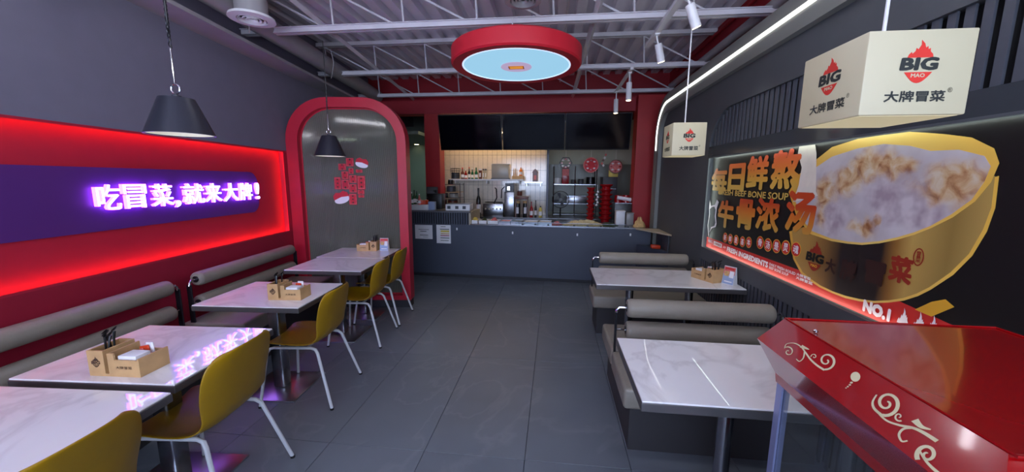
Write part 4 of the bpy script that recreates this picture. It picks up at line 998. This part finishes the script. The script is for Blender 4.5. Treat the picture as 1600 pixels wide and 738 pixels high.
# notices
def notice(u0, v0, u1, v1, label, rows, hdr=None):
    a, b = cpt(u0, v1), cpt(u1, v0); t = thing('notice_sheet', label, 'notice', ((a.x+b.x)/2, (a.y+b.y)/2, (a.z+b.z)/2), ca)
    hw, hh = (b.x-a.x)/2, (b.z-a.z)/2
    B(-hw, hw, -.001, .0005, -hh, hh).build('paper', 'paper', t, smooth=False)
    for (x0, x1, z0, z1, m) in rows: B(x0*hw, x1*hw, -.0018, -.001, z0*hh, z1*hh).build('print_line', m, t, smooth=False)
notice(649, 352, 675.5, 373, 'white paper notice with grey lines taped to the counter front', [(-.6,.6,.32,.38,'kdark'),(-.4,.3,.05,.14,'kdark'),(-.45,.5,-.5,-.42,'kdark'),(-.1,.5,-.75,-.71,'kdark')])
notice(682.5, 352, 704, 380, 'white price sheet with coloured bars taped to the counter front', [(-.4,.3,.78,.84,'leaf'),(-.5,.8,.50,.58,'leaf'),(-.4,.8,.20,.42,'ymat'),(-.4,.8,-.02,.1,'meat'),(-.45,.8,-.2,-.12,'bowlred'),(-.45,.8,-.45,-.37,'leaf'),(-.45,.7,-.72,-.66,'leaf')])
for (u, v, lab) in ((714,358,'small white hook on the counter front beside the price sheet'),(801,364,'small white hook near the middle of the counter front'),(902,367,'small white hook right of centre on the counter front'),(985,367,'small white hook at the right end of the counter front')):
    p = cpt(u, v); t = thing('adhesive_hook', lab, 'hook', p, ca, 'hooks on the counter front')
    MB().rbox(-.012, .012, -.006, .0, -.02, .02, .003, 2).build('plate', 'white', t)
    MB().tube([(0,-.006,-.005),(0,-.02,-.012),(0,-.022,-.004)], .003, 6).build('hook', 'white', t)

# ------------------------------------------------------------------ kitchen shell
KY = 7.6
xt0 = at(689, 260, y=KY).x; xt1 = at(854, 260, y=KY).x
kt = struct(B(xt0-.03, xt1, KY, KY+.15, 0, 2.9).build('wall_tiled', 'grout', smooth=False))
mb = MB(); zrows = [.9]; z = .90
tw = .098
while z < 2.4:
    x = xt0
    while x < xt1-.02:
        mb.box(x+.002, min(x+tw-.002, xt1), KY-.008, KY+.001, z+.002, z+.298); x += tw
    z += .30
o = mb.build('wall_tiles', 'tilewhite', kt, smooth=False); o['kind'] = 'stuff'
KB = 8.5
kb = struct(B(-.35, 1.91, KB, KB+.1, 0, 2.9).build('wall_kitchen_back', 'kwall', smooth=False)); kb.name = 'wall_kitchen_rear'
zl_ = at(930, 257, y=KB).z; B(-.2, 1.9, KB-.012, KB, .9, zl_).build('steel_lining', mat('grey_green_lining', (116, 122, 114), .35), kb, smooth=False)
p = at(856, 250, y=7.45)
tag(B(p.x-.015, p.x+.02, 7.42, 7.58, 0, 2.9).build('steel_post', 'darksteel', smooth=False), 'narrow steel post at the end of the tiled wall', 'post')
struct(B(-4.5, xt1, 9.2, 9.3, 0, 2.9).build('wall_hall', 'hall', smooth=False))
struct(B(-4.5, -2.6, 7.05, 9.2, 2.46, 2.52).build('ceiling_hall', 'hall', smooth=False))
p = at(651, 226, z=2.455); t = thing('downlight', 'tiny bright recessed downlight in the hall ceiling at the back left', 'downlight', p)
MB().lathe([(.05,0),(.001,0),(.001,-.004),(.05,-.004)], n=20, close=True).build('lens', mat_spot, t)
# under-screen warm light strip on the tiled wall
t = thing('kitchen_light_strip', 'warm light strip along the top of the kitchen tiled wall', 'light strip', (0,0,0))
B(xt0+.2, xt1-.1, KY-.30, KY-.26, 2.50, 2.52).build('light_strip', mat('warm_kitchen_strip', (255, 225, 170), .5, emit=(255, 214, 150), es=15.), t, smooth=False)
B(xt0+.15, xt1-.05, KY-.32, KY-.001, 2.52, 2.60).build('housing', 'white', t, smooth=False)

# back counter
bc = thing('back_counter', 'stainless steel back counter under the kitchen shelf', 'counter', (0, 0, 0))
B(xt0+.02, 1.25, 6.98, KY-.01, .86, .90).build('worktop', 'steel', bc, smooth=False)
B(xt0+.02, 1.25, 7.02, KY-.01, 0, .86).build('cabinet', 'steel', bc, smooth=False)
# wall shelf
zs_ = at(770, 280, y=7.35).z
sh = thing('wall_shelf', 'white wall shelf on the kitchen tiles holding bottles', 'shelf', (0, 0, 0))
xa, xb = at(703, 279, y=7.35).x, at(818, 279, y=7.35).x
B(xa, xb, 7.30, KY-.01, zs_-.03, zs_).build('board', 'white', sh, smooth=False)
for x in (xa+.1, (xa+xb)/2, xb-.1): B(x, x+.02, 7.34, KY-.01, zs_-.09, zs_-.03).build('bracket', 'white', sh, smooth=False)
t = thing('wall_shelf', 'steel wall shelf at the right end of the kitchen tiles', 'shelf', (0,0,0))
xc_, xd = at(820, 286, y=7.4).x, at(848, 286, y=7.4).x; z2_ = at(834, 284, y=7.4).z
B(xc_, xd, 7.35, KY-.01, z2_-.03, z2_).build('board', 'steel', t, smooth=False)
for x in (xc_+.03, xd-.05): B(x, x+.02, 7.38, KY-.01, z2_-.09, z2_-.03).build('bracket', 'steel', t, smooth=False)

def bottle(u0, u1, vtop, y, z0, m, label, neck=.4, capm='white', group=None, cat='bottle', name='bottle'):
    a, b = at(u0, vtop, y=y), at(u1, vtop, y=y); r = (b.x-a.x)/2; h = max(a.z-z0, .03)
    t = thing(name, label, cat, ((a.x+b.x)/2, y, z0), 0, group)
    hn = h*(1-neck)
    MB().lathe([(.0001,0),(r*.95,0),(r,.005),(r,hn*.85),(r*.8,hn),(r*.4,hn+h*neck*.25),(r*.36,h*.93),(.0001,h*.93)], n=18).build('body', m, t)
    MB().lathe([(r*.42,h*.88),(r*.42,h),(.0001,h)], n=14).build('cap', capm, t)
    MB().lathe([(r*1.01,hn*.2),(r*1.015,hn*.2),(r*1.015,hn*.65),(r*1.01,hn*.65)], n=18, close=True).build('label', 'paper', t)
    return t
def jar(u0, u1, vtop, y, z0, m, label, lid='black', group=None, cat='jar', name='jar', lab=True):
    a, b = at(u0, vtop, y=y), at(u1, vtop, y=y); r = (b.x-a.x)/2; h = max(a.z-z0, .03)
    t = thing(name, label, cat, ((a.x+b.x)/2, y, z0), 0, group)
    MB().lathe([(.0001,0),(r*.95,0),(r,.006),(r,h*.8),(r*.9,h*.86),(.0001,h*.86)], n=20).build('body', m, t)
    MB().lathe([(r*.95,h*.85),(r*.95,h),(.0001,h)], n=20).build('lid', lid, t)
    if lab: MB().prism([(-r*.5,h*.2),(r*.5,h*.2),(r*.5,h*.6),(-r*.5,h*.6)], (0,-r-.002,0), (1,0,0), (0,0,1), (0,-.001,0)).build('label', 'paper', t, smooth=False)
    return t
def pxbox(name, u0, v0, u1, v1, y, dy, m, label, cat, z0=None, group=None, bev=.004):
    a, b = at(u0, v1, y=y), at(u1, v0, y=y); zb_ = a.z if z0 is None else z0
    t = thing(name, label, cat, ((a.x+b.x)/2, y, zb_), 0, group); hw = (b.x-a.x)/2; h = b.z-zb_
    MB().rbox(-hw, hw, 0, dy, 0, h, min(bev, h*.2, hw*.3), 2).build('body', m, t)
    return t, hw, h
ysh = 7.40
# shelf items
a, b = at(704, 263, y=ysh), at(719, 263, y=ysh); r = (b.x-a.x)/2
t = thing('wire_basket', 'black wire basket at the left end of the white kitchen shelf', 'basket', ((a.x+b.x)/2, ysh, zs_))
H = a.z-zs_
for k in range(5): MB().tube([((r*.85+r*.15*k/4)*math.cos(2*PI*q/20), (r*.85+r*.15*k/4)*math.sin(2*PI*q/20), .005+H*.95*k/4) for q in range(20)], .004, 5, close=True).build('wire_hoop', 'black', t)
for k in range(12): MB().tube([(r*.85*math.cos(2*PI*k/12), r*.85*math.sin(2*PI*k/12), .004), (r*math.cos(2*PI*k/12), r*math.sin(2*PI*k/12), H)], .0035, 5).build('wire_upright', 'black', t)
MB().lathe([(r*.8,.01),(r*.8,H*.6),(.0001,H*.6)], n=16).build('liner', 'kdark', t)
bottle(720, 725, 262, ysh, zs_, 'brown', 'brown sauce bottle right beside the wire basket on the shelf', capm='logo_red')
bottle(725.5, 730, 265, ysh, zs_, 'bowlred', 'dark red sauce bottle on the white kitchen shelf', capm='white')
bottle(731, 735, 261, ysh, zs_, 'black', 'black bottle between the red and green bottles on the kitchen shelf', capm='snack')
bottle(736, 740, 263, ysh, zs_, 'green', 'dark green bottle, left of the green pair on the shelf', capm='white')
bottle(741.5, 746.5, 262, ysh, zs_, 'green', 'dark green bottle, right of the green pair on the shelf', capm='green')
jar(748, 753, 264, ysh, zs_, 'brown', 'brown jar beside the green bottles on the shelf', lid='paper')
jar(754, 757, 264, ysh, zs_, 'beige', 'pale jar, left of the beige pair on the shelf', lid='kdark')
jar(757.5, 760.5, 264, ysh, zs_, 'beige', 'pale jar, right of the beige pair on the shelf', lid='kdark')
t, hw, h = pxbox('storage_container', 768, 257, 794.5, 275.5, 7.33, .2, 'frost', 'large frosted clear storage container on the kitchen shelf', 'container', zs_+.018)
B(-hw-.01, hw+.01, -.01, .21, -.018, 0).build('base_tray', 'kdark', t, smooth=False)
B(-hw-.006, hw+.006, -.006, .206, h, h+.012).build('lid', 'frost', t, smooth=False)
t, hw, h = pxbox('serving_board', 800, 275, 818, 277, 7.33, .16, 'wood', 'wooden board under the orange bottle on the kitchen shelf', 'board', zs_)
bottle(811.3, 816.3, 262, ysh, zs_+h, 'orange', 'bright orange bottle on the wooden board', neck=.25, capm='orange')
for k, u in enumerate((803, 805.5)):
    a = at(u, 263, y=ysh); tag(MB().tube([(0,0,0),(0,0,(a.z-zs_-h)*.8),(.002,0,a.z-zs_-h)], [.013,.009,.004], 8).build('pepper_grinder', 'wood', loc=(a.x, ysh, zs_+h)), 'slim wooden grinder standing on the wooden board by the orange bottle', 'grinder', 'slim grinders on the board')
# house-shaped lantern ornament
a, b = at(831.5, 266, y=ysh), at(841, 266, y=ysh); hw = (b.x-a.x)/2; t = thing('house_ornament', 'small brown house-shaped ornament above the steel shelf', 'ornament', ((a.x+b.x)/2, ysh+.02, z2_))
hz = at(836, 264, y=ysh).z-z2_
MB().rbox(-hw*.8, hw*.8, -.03, .03, 0, hz*.7, .003, 1).build('body', 'brown', t)
MB().prism([(-hw,hz*.7),(hw,hz*.7),(hw*.5,hz*.9),(0,hz),(-hw*.5,hz*.9)], (0,-.035,0), (1,0,0), (0,0,1), (0,.07,0)).build('roof', 'brown', t, smooth=False)
B(-hw*.4, hw*.4, -.032, -.030, hz*.15, hz*.5).build('plaque', 'snack', t, smooth=False)

# raised counter items
RZ = 1.10
def rloc(u, d=.3): # world pos on raised top
    n = Vector((-math.sin(ca), math.cos(ca), 0)); p = at(u, 325, P=CL+n*d, n=n); return p
t, hw, h = pxbox('snack_tray', 641, 320.5, 668, 324.5, 5.95, .3, 'white', 'white tray of snacks at the left end of the raised counter', 'tray', RZ)
zt_ = RZ+h
rnd = random.Random(3)
for k, (u, vt_, m) in enumerate(((643,300,'green'),(647,297,'leaf'),(651,299,'green'),(655,303,'pink'),(646,309,'brown'),(652,311,'leaf'))):
    bottle(u-2.2, u+2.2, vt_, 6.02+.07*(k % 3), zt_, m, 'small drink bottle crowded on the white snack tray', group='small bottles on the snack tray', capm=('white','leaf','kdark')[k % 3])
for k, (u, v) in enumerate(((658,312),(661,307),(664,310),(660,316),(666,316))):
    p = at(u, v, y=6.05); o = MB().rbox(-.035, .035, -.012, .012, 0, .075, .01, 2).build('snack_packet', 'snack', None, (p.x, 6.03+.05*(k % 3), zt_)); o.rotation_euler = (0, rnd.uniform(-.3, .3), rnd.uniform(-.5, .5))
    tag(o, 'orange-red snack packet on the white tray on the raised counter', 'packet', 'snack packets on the tray')
pxbox('tissue_box', 669, 315.5, 678.5, 322, 6.0, .1, 'blue', 'pale blue tissue box on the raised counter', 'box', RZ)
# till
t, hw, h = pxbox('cash_till', 667, 303, 690, 324, 6.22, .2, 'black', 'black cash till with its screen turned away on the raised counter', 'till', RZ)
o = MB().rbox(-hw*.9, hw*.55, -.01, .015, 0, .20, .004, 1).build('monitor', 'black', t, loc=(-.02, .03, h*.7)); o.rotation_euler = (-.25, 0, .25)
B(-.03, .03, .05, .09, h*.5, h+.06).build('stand', 'black', t, smooth=False)
# scale
t, hw, h = pxbox('weighing_scale', 696, 320, 734, 324.5, 5.98, .24, 'white', 'white electronic weighing scale on the raised counter', 'scale', RZ)
B(-hw*.95, hw*.95, .01, .23, h+.006, h+.014).build('pan', 'steel', t, smooth=False)
for x in (-hw*.75, -hw*.1, hw*.5): B(x-.02, x+.035, -.002, 0.001, h*.25, h*.75).build('display', 'kdark', t, smooth=False)
# rack at left behind
t = thing('wire_rack', 'cluttered steel wire rack left of the kitchen tiles', 'rack', (0, 0, 0))
ra, rb = at(684, 300, y=6.98).x, at(719, 300, y=6.98).x; zz = [at(700, v, y=6.98).z for v in (288, 300, 309, 322)]
ztop = zz[0]
for z in zz: B(ra, rb, 6.98, 7.30, z-.008, z).build('rack_shelf', 'wood' if z == zz[1] else 'steel', t, smooth=False)
for (x, y) in ((ra, 6.98), (rb, 6.98), (ra, 7.29), (rb, 7.29)): MB().tube([(x, y, .90), (x, y, ztop+.02)], .008, 6).build('rack_post', 'steel', t)
for k, (u0, u1, zz_, m) in enumerate(((686,696,1,'brown'),(698,712,1,'kdark'),(690,700,2,'steel'),(702,716,2,'frost'),(688,698,3,'steel'),(700,715,3,'brown'),(686,694,0,'brown'),(700,708,0,'black'))):
    z0 = zz[zz_]; vt_ = {0: 281, 1: 291, 2: 302, 3: 312}[zz_]
    jar(u0, u1, vt_, 7.12, z0, m, ('left','right')[k % 2]+' storage tub on the '+('top','second','third','lowest')[zz_]+' level of the wire rack', lid='kdark', group='tubs on the wire rack', lab=False, cat='tub', name='storage_tub')
# black bottle / dispenser
bottle(744, 751, 294, 7.15, .90, 'black', 'tall black pump dispenser standing by the back counter', neck=.35, capm='black', name='pump_dispenser', cat='dispenser')
# stove panel
t, hw, h = pxbox('gas_range', 755, 319, 786, 333, 7.05, .45, 'steel', 'steel gas range with round knobs on the back counter', 'range', .90)
for k in range(5):
    x = -hw*.75+hw*1.5*k/4; MB().tube([(x, -.018, h*.62), (x, .0, h*.62)], .016, 14).build('knob', 'beige', t)
MB().tube([(0,.1,h),(hw*.3,.1,h+.12),(hw*.2,.15,h+.28),(hw*.05,.2,h+.3)], .012, 8).build('hose', 'black', t)
for k in range(3): MB().tube([(-hw*.6+hw*.5*k+.08*math.cos(2*PI*q/16), .22+.08*math.sin(2*PI*q/16), h+.02) for q in range(16)], .008, 6, close=True).build('burner_ring', 'black', t)
# tall steel boiler
t, hw, h = pxbox('water_boiler', 788, 300, 803, 333.5, 7.0, .22, 'steel', 'tall stainless water boiler with black head on the back counter', 'boiler', .90)
B(-hw*.8, hw*.9, -.03, .15, h, h+.16).build('head', 'black', t, smooth=False)
MB().tube([(-hw*.9,-.02,h+.10),(-hw*1.5,-.03,h+.04),(-hw*1.6,-.03,h-.12)], .010, 8).build('tap_hose', 'black', t)
B(-hw*.3, hw*.2, -.045, -.03, h+.03, h+.1).build('tap', 'chrome', t, smooth=False)
# small shelf with jars
t, hw, h = pxbox('jar_riser', 805, 308, 825, 311.5, 7.10, .18, 'brown', 'low brown riser shelf over the labelled jars on the back counter', 'shelf')
for x in (-hw+.01, hw-.01): B(x-.008, x+.008, .01, .17, .90-t.location.z, 0).build('leg', 'brown', t, smooth=False)
jar(805, 813, 314, 7.2, .90, 'black', 'black jar with white label, left of the two under the riser', lid='wood')
jar(817, 825, 314, 7.2, .90, 'black', 'black jar with white label, right of the two under the riser', lid='wood')
jar(808, 816, 298.5, 7.18, at(810, 308, y=7.10).z+.02, 'brown', 'small brown pot on top of the brown riser', lid='kdark', lab=False)
bottle(828, 833, 315, 7.15, .90, 'bowlred', 'red sauce bottle right of the labelled jars', capm='bowlred')
bottle(835.5, 839, 313, 7.15, .90, 'black', 'slim black bottle beside the red sauce bottle', capm='black')
bottle(842, 847, 322, 7.12, .90, 'ymat', 'short yellow bottle at the right end of the tiled wall', capm='leaf', neck=.2)

# right rear kitchen: rack, pots, ornaments
yr = 7.9
t = thing('steel_rack', 'steel rack shelf with pots in the right rear kitchen', 'rack', (0,0,0))
ra, rb = at(865, 288, y=yr).x, at(932, 288, y=yr).x
for v in (288, 318, 335): z = at(890, v, y=yr).z; B(ra, rb, yr, yr+.4, z-.015, z).build('rack_shelf', 'steel', t, smooth=False)
zr = at(890, 288, y=yr).z
for (x, y) in ((ra, yr), (rb, yr), (ra, yr+.38), (rb, yr+.38), ((ra+rb)/2, yr)): MB().tube([(x, y, 0), (x, y, at(890, 260, y=yr).z)], .010, 6).build('rack_post', 'steel', t)
z3 = at(890, 318, y=yr).z
for k, (u0, u1) in enumerate(((885, 917),)):
    t, hw, h = pxbox('steel_tray', u0, 307, u1, 318, yr, .3, 'steel', 'stainless food pan on the steel rack in the right rear kitchen', 'tray', z3)
    B(-hw-.01, hw+.01, -.01, .31, h, h+.008).build('rim', 'chrome', t, smooth=False)
jar(866, 877, 278, yr+.1, zr, 'white', 'white bowl-like tub at the left of the steel rack top', lid='white', lab=False, cat='tub', name='storage_tub')
t, hw, h = pxbox('red_carton', 878, 262, 889.5, 287.5, yr+.05, .15, 'bowlred', 'tall red and white carton on the steel rack', 'carton', zr)
B(-hw*.95, hw*.95, -.002, 0.002, h*.5, h*.95).build('print', 'pink', t, smooth=False)
jar(892, 900, 281, yr+.1, zr, 'kdark', 'dark pot on the steel rack, left of the black wok pot', lab=False, cat='pot', name='cooking_pot')
jar(903, 912, 280, yr+.1, zr, 'kdark', 'dark pot in the middle of the steel rack', lab=False, cat='pot', name='cooking_pot')
jar(916, 930, 277, yr+.1, zr, 'black', 'wide black wok pot at the right end of the steel rack', lab=False, cat='pot', name='cooking_pot')
# desk fan
p = at(876, 312, y=7.7); t = thing('standing_fan', 'dark standing fan left of the steel rack, in the rear kitchen', 'fan', (p.x, 7.7, 0))
rf = .17
MB().tube([(rf*math.cos(2*PI*k/28), 0, p.z+rf*math.sin(2*PI*k/28)) for k in range(28)], .008, 6, close=True).build('guard', 'black', t)
MB().tube([(rf*.6*math.cos(2*PI*k/24), -.02, p.z+rf*.6*math.sin(2*PI*k/24)) for k in range(24)], .004, 5, close=True).build('guard', 'black', t)
for k in range(4):
    a_ = 2*PI*k/4+.4; MB().prism([(.02,-.01),(.13,-.05),(.15,.02),(.03,.015)], (0,.01,p.z), (math.cos(a_),0,math.sin(a_)), (-math.sin(a_),.3,math.cos(a_)), (0,.004,0)).build('blade', 'kdark', t, smooth=False)
MB().tube([(0,.03,p.z-rf),(0,.03,.02)], .015, 8).build('pole', 'black', t); MB().tube([(0,.03,0),(0,.03,.02)], .18, 20).build('base', 'black', t); MB().tube([(0,-.03,p.z),(0,.09,p.z)], .035, 12).build('motor', 'black', t)
# hanging paper ornaments
def ornament(u, v, rp, y, m1, m2, label, hexa=False):
    p = at(u, v, y=y); r = rp*y/F*1.0; t = thing('hanging_ornament', label, 'ornament', p, 0, 'round hanging ornaments in the kitchen'); n = 6 if hexa else 20
    MB().ring([(r*math.cos(2*PI*k/n), r*math.sin(2*PI*k/n)) for k in range(n)], [(r*.86*math.cos(2*PI*k/n), r*.86*math.sin(2*PI*k/n)) for k in range(n)], (0,0,0), (1,0,0), (0,0,1), (0,.015,0)).build('rim', m1, t, smooth=False)
    if not hexa: MB().prism([(r*.86*math.cos(2*PI*k/n), r*.86*math.sin(2*PI*k/n)) for k in range(n)], (0,.005,0), (1,0,0), (0,0,1), (0,.006,0)).build('disc', m2, t, smooth=False)
    for k in range(8): a_ = 2*PI*k/8; MB().prism([(.0,-.02),(.03,0),(0,.02),(-.03,0)], (r*.6*math.cos(a_),-.004,r*.6*math.sin(a_)), (1,0,0), (0,0,1), (0,.008,0)).build('petal', 'paper' if k % 2 else 'bowlred', t, smooth=False)
    MB().tube([(0,.005,r),(0,.005,3.41-p.z)], .003, 5).build('string', 'white', t)
ornament(884, 255, 10, 7.75, 'kdark', 'pink', 'open hexagonal hanging ornament above the red carton', True)
ornament(923.5, 258, 11.5, 7.75, 'pink', 'sticker', 'round pink and red hanging ornament in the middle of the rear kitchen', False)
ornament(962, 260.5, 10.5, 7.75, 'brown', 'pink', 'round reddish hanging ornament at the right of the rear kitchen', False)
t = thing('paper_garland', 'short paper garland hanging between the two round ornaments', 'garland', at(944, 250, y=7.75))
for k, (dx, dz) in enumerate(((.03,.10),(.01,.04),(-.02,-.01),(-.04,-.07),(-.01,-.11))): MB().prism([(-.025,0),(0,.03),(.025,0),(0,-.03)], (dx,0,dz), (1,0,0), (0,0,1), (0,.006,0)).build('paper_link', ('pink','paper','brown')[k % 3], t, smooth=False)
MB().tube([(.03,.003,.12),(.03,.003,3.41-t.location.z)], .003, 5).build('string', 'white', t)
t, hw, h = pxbox('yellow_sign', 951, 266, 966, 276.5, 7.85, .03, 'ymat', 'yellow card standing on the black cabinet in the rear kitchen', 'card')
t2, hw2, h2 = pxbox('black_cabinet', 940, 276.8, 965, 335, 7.8, .5, 'kdark', 'tall black cabinet behind the red bowl stacks', 'cabinet', 0)
for v in (295, 315): z_ = at(950, v, y=7.8).z; B(-hw2*.85, hw2*.85, -.006, 0, z_-.01, z_).build('handle', 'steel', t2, smooth=False)
# prep counter behind front counter, right
t = thing('prep_counter', 'steel prep counter behind the food display at the right', 'counter', (0,0,0))
pa = at(862, 340, y=6.75).x
B(-.1, 1.30, 6.38, 6.72, .86, .905).build('worktop', 'steel', t, smooth=False); B(-.08, 1.28, 6.40, 6.70, 0, .86).build('cabinet', 'steel', t, smooth=False)
# stacks of red bowls
def bowl_stack(u0, u1, vtop, vbot, n, y, z0, label, grp):
    a, b = at(u0, vtop, y=y), at(u1, vtop, y=y); r = (b.x-a.x)/2; H = a.z-z0; st = H/n
    me1 = MB().lathe([(r*.60,0),(r*.66,st*.45),(r*.97,st*.80),(r,st*.86),(r,st*.98),(r*.94,st*.96),(r*.60,st*.5),(.0001,st*.3)], n=22).build('red_bowl', 'bowlred', mesh_only=True)
    for k in range(n):
        o = link('red_bowl', me1, None, ((a.x+b.x)/2, y, z0+st*k)); tag(o, label, 'bowl', grp)
bowl_stack(917, 930.5, 293, 338, 8, 6.52, .905, 'red bowl in the shorter left stack behind the food display', 'left stack of red bowls')
bowl_stack(937, 958, 288, 330, 8, 6.52, .905, 'red bowl in the taller right stack behind the food display', 'right stack of red bowls')
t = thing('garlic_string', 'white string of garlic bulbs hanging between the red bowl stacks', 'garlic', at(933.5, 300, y=6.5))
for k in range(6): MB().lathe([(.0001,-.022),(.018,-.012),(.022,0),(.012,.016),(.0001,.024)], n=10).build('bulb', 'paper', t, loc=(.008*(-1)**k, 0, -.045*k))
MB().tube([(0,0,.02),(0,0,.12)], .003, 5).build('string', 'white', t)
for k, (u, m) in enumerate(((966, 'bowlred'), (978, 'bowlred'))):
    jar(u-6, u+6, 305, 6.55, .905+.18, m, 'wide red tub on the black frame at the right', lid='bowlred', lab=False, cat='tub', name='red_tub', group='red tubs on the black frame')
t, hw, h = pxbox('heat_cabinet', 960, 317.5, 996, 338, 6.42, .28, 'black', 'black open-front warming cabinet at the right of the kitchen counter', 'cabinet', .905)
B(-hw*.98, hw*.98, -.004, .0, h-.012, h).build('front_trim', 'steel', t, smooth=False)
a = at(975, 300, y=6.5); o = tag(MB().tube([(-.13,0,.02),(.13,0,-.02)], .032, 16).build('paper_roll', 'paper', loc=(a.x+.02, 6.5, 1.30)), 'white paper roll lying on the red tubs', 'roll')
t, hw, h = pxbox('white_tub', 962.5, 331, 977, 343, 6.05, .14, 'white', 'white plastic food tub at the right of the food display', 'tub', .906)
B(-hw-.006, hw+.006, -.006, .146, h, h+.012).build('rim', 'white', t, smooth=False)
t, hw, h = pxbox('grey_tub', 979, 334, 990.5, 343, 6.05, .14, 'frost', 'grey plastic food tub beside the white one', 'tub', .906)
B(-hw-.006, hw+.006, -.006, .146, h, h+.01).build('rim', 'frost', t, smooth=False)
# food display trays along the counter
def mound(cx, cy, z, rx, ry, h, m, name, label, cat, group=None, seed=1):
    r = random.Random(seed); mb = MB(); n = 18; R_ = 7; vs = [(cx, cy, z+h)]; fs = []
    for i in range(1, R_+1):
        for k in range(n):
            f = i/R_; j = 1+r.uniform(-.12, .12)
            vs.append((cx+rx*f*math.cos(2*PI*k/n)*j, cy+ry*f*math.sin(2*PI*k/n)*j, z+h*(1-f*f)*(1+r.uniform(-.25, .25))))
    for k in range(n): fs.append((0, 1+k, 1+(k+1) % n))
    for i in range(R_-1):
        for k in range(n): a = 1+i*n+k; b = 1+i*n+(k+1) % n; fs.append((a, a+n, b+n, b))
    o = mb.add(vs, fs).build(name, m)
    if label: tag(o, label, cat, group)
    return o
def cxy(u, d): n = Vector((-math.sin(ca), math.cos(ca), 0)); p = at(u, 350, P=CL+n*d, n=n); return p.x, p.y
for k, (u0, u1, m, lab) in enumerate(((733,746,'ymat','white carton tray of yellow packs, first at the left of the display'),(748,760,'leaf','white carton tray of dark green packs, second in the display'),(762,778,'pink','white carton tray of pink packs, third in the display'))):
    x0, y0 = cxy(u0, .06); x1, y1 = cxy(u1, .06)
    t = thing('food_tray', lab, 'tray', ((x0+x1)/2, (y0+y1)/2, .906), ca, 'carton trays in the display'); hw = (x1-x0)/2
    MB().ring([(-hw,0),(hw,0),(hw,.26),(-hw,.26)], [(-hw+.006,.006),(hw-.006,.006),(hw-.006,.254),(-hw+.006,.254)], (0,0,0), (1,0,0), (0,1,0), (0,0,.05)).build('tray_wall', 'white', t, smooth=False)
    B(-hw+.004, hw-.004, .004, .256, 0, .004).build('tray_floor', 'white', t, smooth=False)
    mound(0, .13, .004, hw*.9, .12, .075, m, 'pack_heap', '', '', seed=k).parent = t
for k, (u0, u1) in enumerate(((779,797),(798,816),(817,840),(841,862))):
    x0, y0 = cxy(u0, .07); x1, y1 = cxy(u1, .07); t = thing('steel_pan', ('steel food pan with pink filling, next to the carton trays', 'steel food pan with green filling in the display', 'steel food pan with white filling, left of the last pan', 'steel food pan with white filling, beside the pink meat heap')[k], 'tray', ((x0+x1)/2, (y0+y1)/2, .906), ca, 'steel pans in the display'); hw = (x1-x0)/2
    MB().ring([(-hw,0),(hw,0),(hw,.30),(-hw,.30)], [(-hw+.012,.012),(hw-.012,.012),(hw-.012,.288),(-hw+.012,.288)], (0,0,0), (1,0,0), (0,1,0), (0,0,.045)).build('pan_wall', 'steel', t, smooth=False)
    B(-hw+.01, hw-.01, .01, .29, 0, .02).build('pan_floor', 'steel', t, smooth=False)
    B(-hw*.9, hw*.9, .02, .28, .02, .032).build('filling', ('pink','leaf','paper','paper')[k], t, smooth=False)
x0, y0 = cxy(912, .16); mound(x0, y0+.02, .906, .34, .14, .075, 'noodle', 'noodle_heap', 'long pale heap of noodles in the food display', 'noodles', seed=5)
x0, y0 = cxy(870, .14); mound(x0, y0, .906, .09, .10, .05, 'pink', 'meat_heap', 'pink heap of sliced meat left of the noodles', 'food', seed=6)
x0, y0 = cxy(950, .22); mound(x0, y0, .906, .16, .12, .04, 'leaf', 'vegetable_heap', 'low heap of green vegetables right of the noodles', 'vegetables', seed=7)
x0, y0 = cxy(1001, .20); mound(x0-.02, y0, .906, .09, .10, .13, 'meat', 'bread_heap', 'tan heap of fried dough at the right end of the display', 'food', seed=8)
# front rail of the display with small dark feet
t = thing('display_rail', 'low clear rail with dark clips along the front of the food display', 'rail', CL, ca)
B(XS+.75, CW-.35, .005, .012, .906, .945).build('rail_glass', 'glass', t, smooth=False)
B(XS+.75, CW-.35, .002, .015, .945, .951).build('rail_cap', 'steel', t, smooth=False)
for k in range(9): x = XS+.85+k*.20; B(x, x+.03, -.002, .004, .908, .925).build('clip', 'black', t, smooth=False)
# things in the side counter nook
p = at(1003, 391, y=5.2); tag(MB().rbox(-.06, .06, -.05, .05, 0, .05, .01, 2).build('packet_pile', 'snack', None, (1.44, 5.36, .66)), 'small orange packet tucked under the beige side counter', 'packet')
# sockets and cable bits seen behind the bench
q = atL(256, 497, .004); tag(MB().rbox(0, .008, -.055, .055, -.035, .035, .003, 1).build('wall_socket', 'white', None, L(0, q.y, q.z), TH), 'white double wall socket low on the red wall behind the bench', 'socket')
for k, (b_, lab) in enumerate(((3.1, 'hanging cable loop by the left duct, nearer one'), (4.6, 'hanging cable loop by the left duct, farther one'))):
    tag(MB().tube([Lp(.42, b_, 3.2), Lp(.44, b_+.02, 3.05), Lp(.40, b_+.05, 2.92), Lp(.36, b_+.1, 2.88)], .006, 6).build('hanging_cable', 'duct'), lab, 'cable')
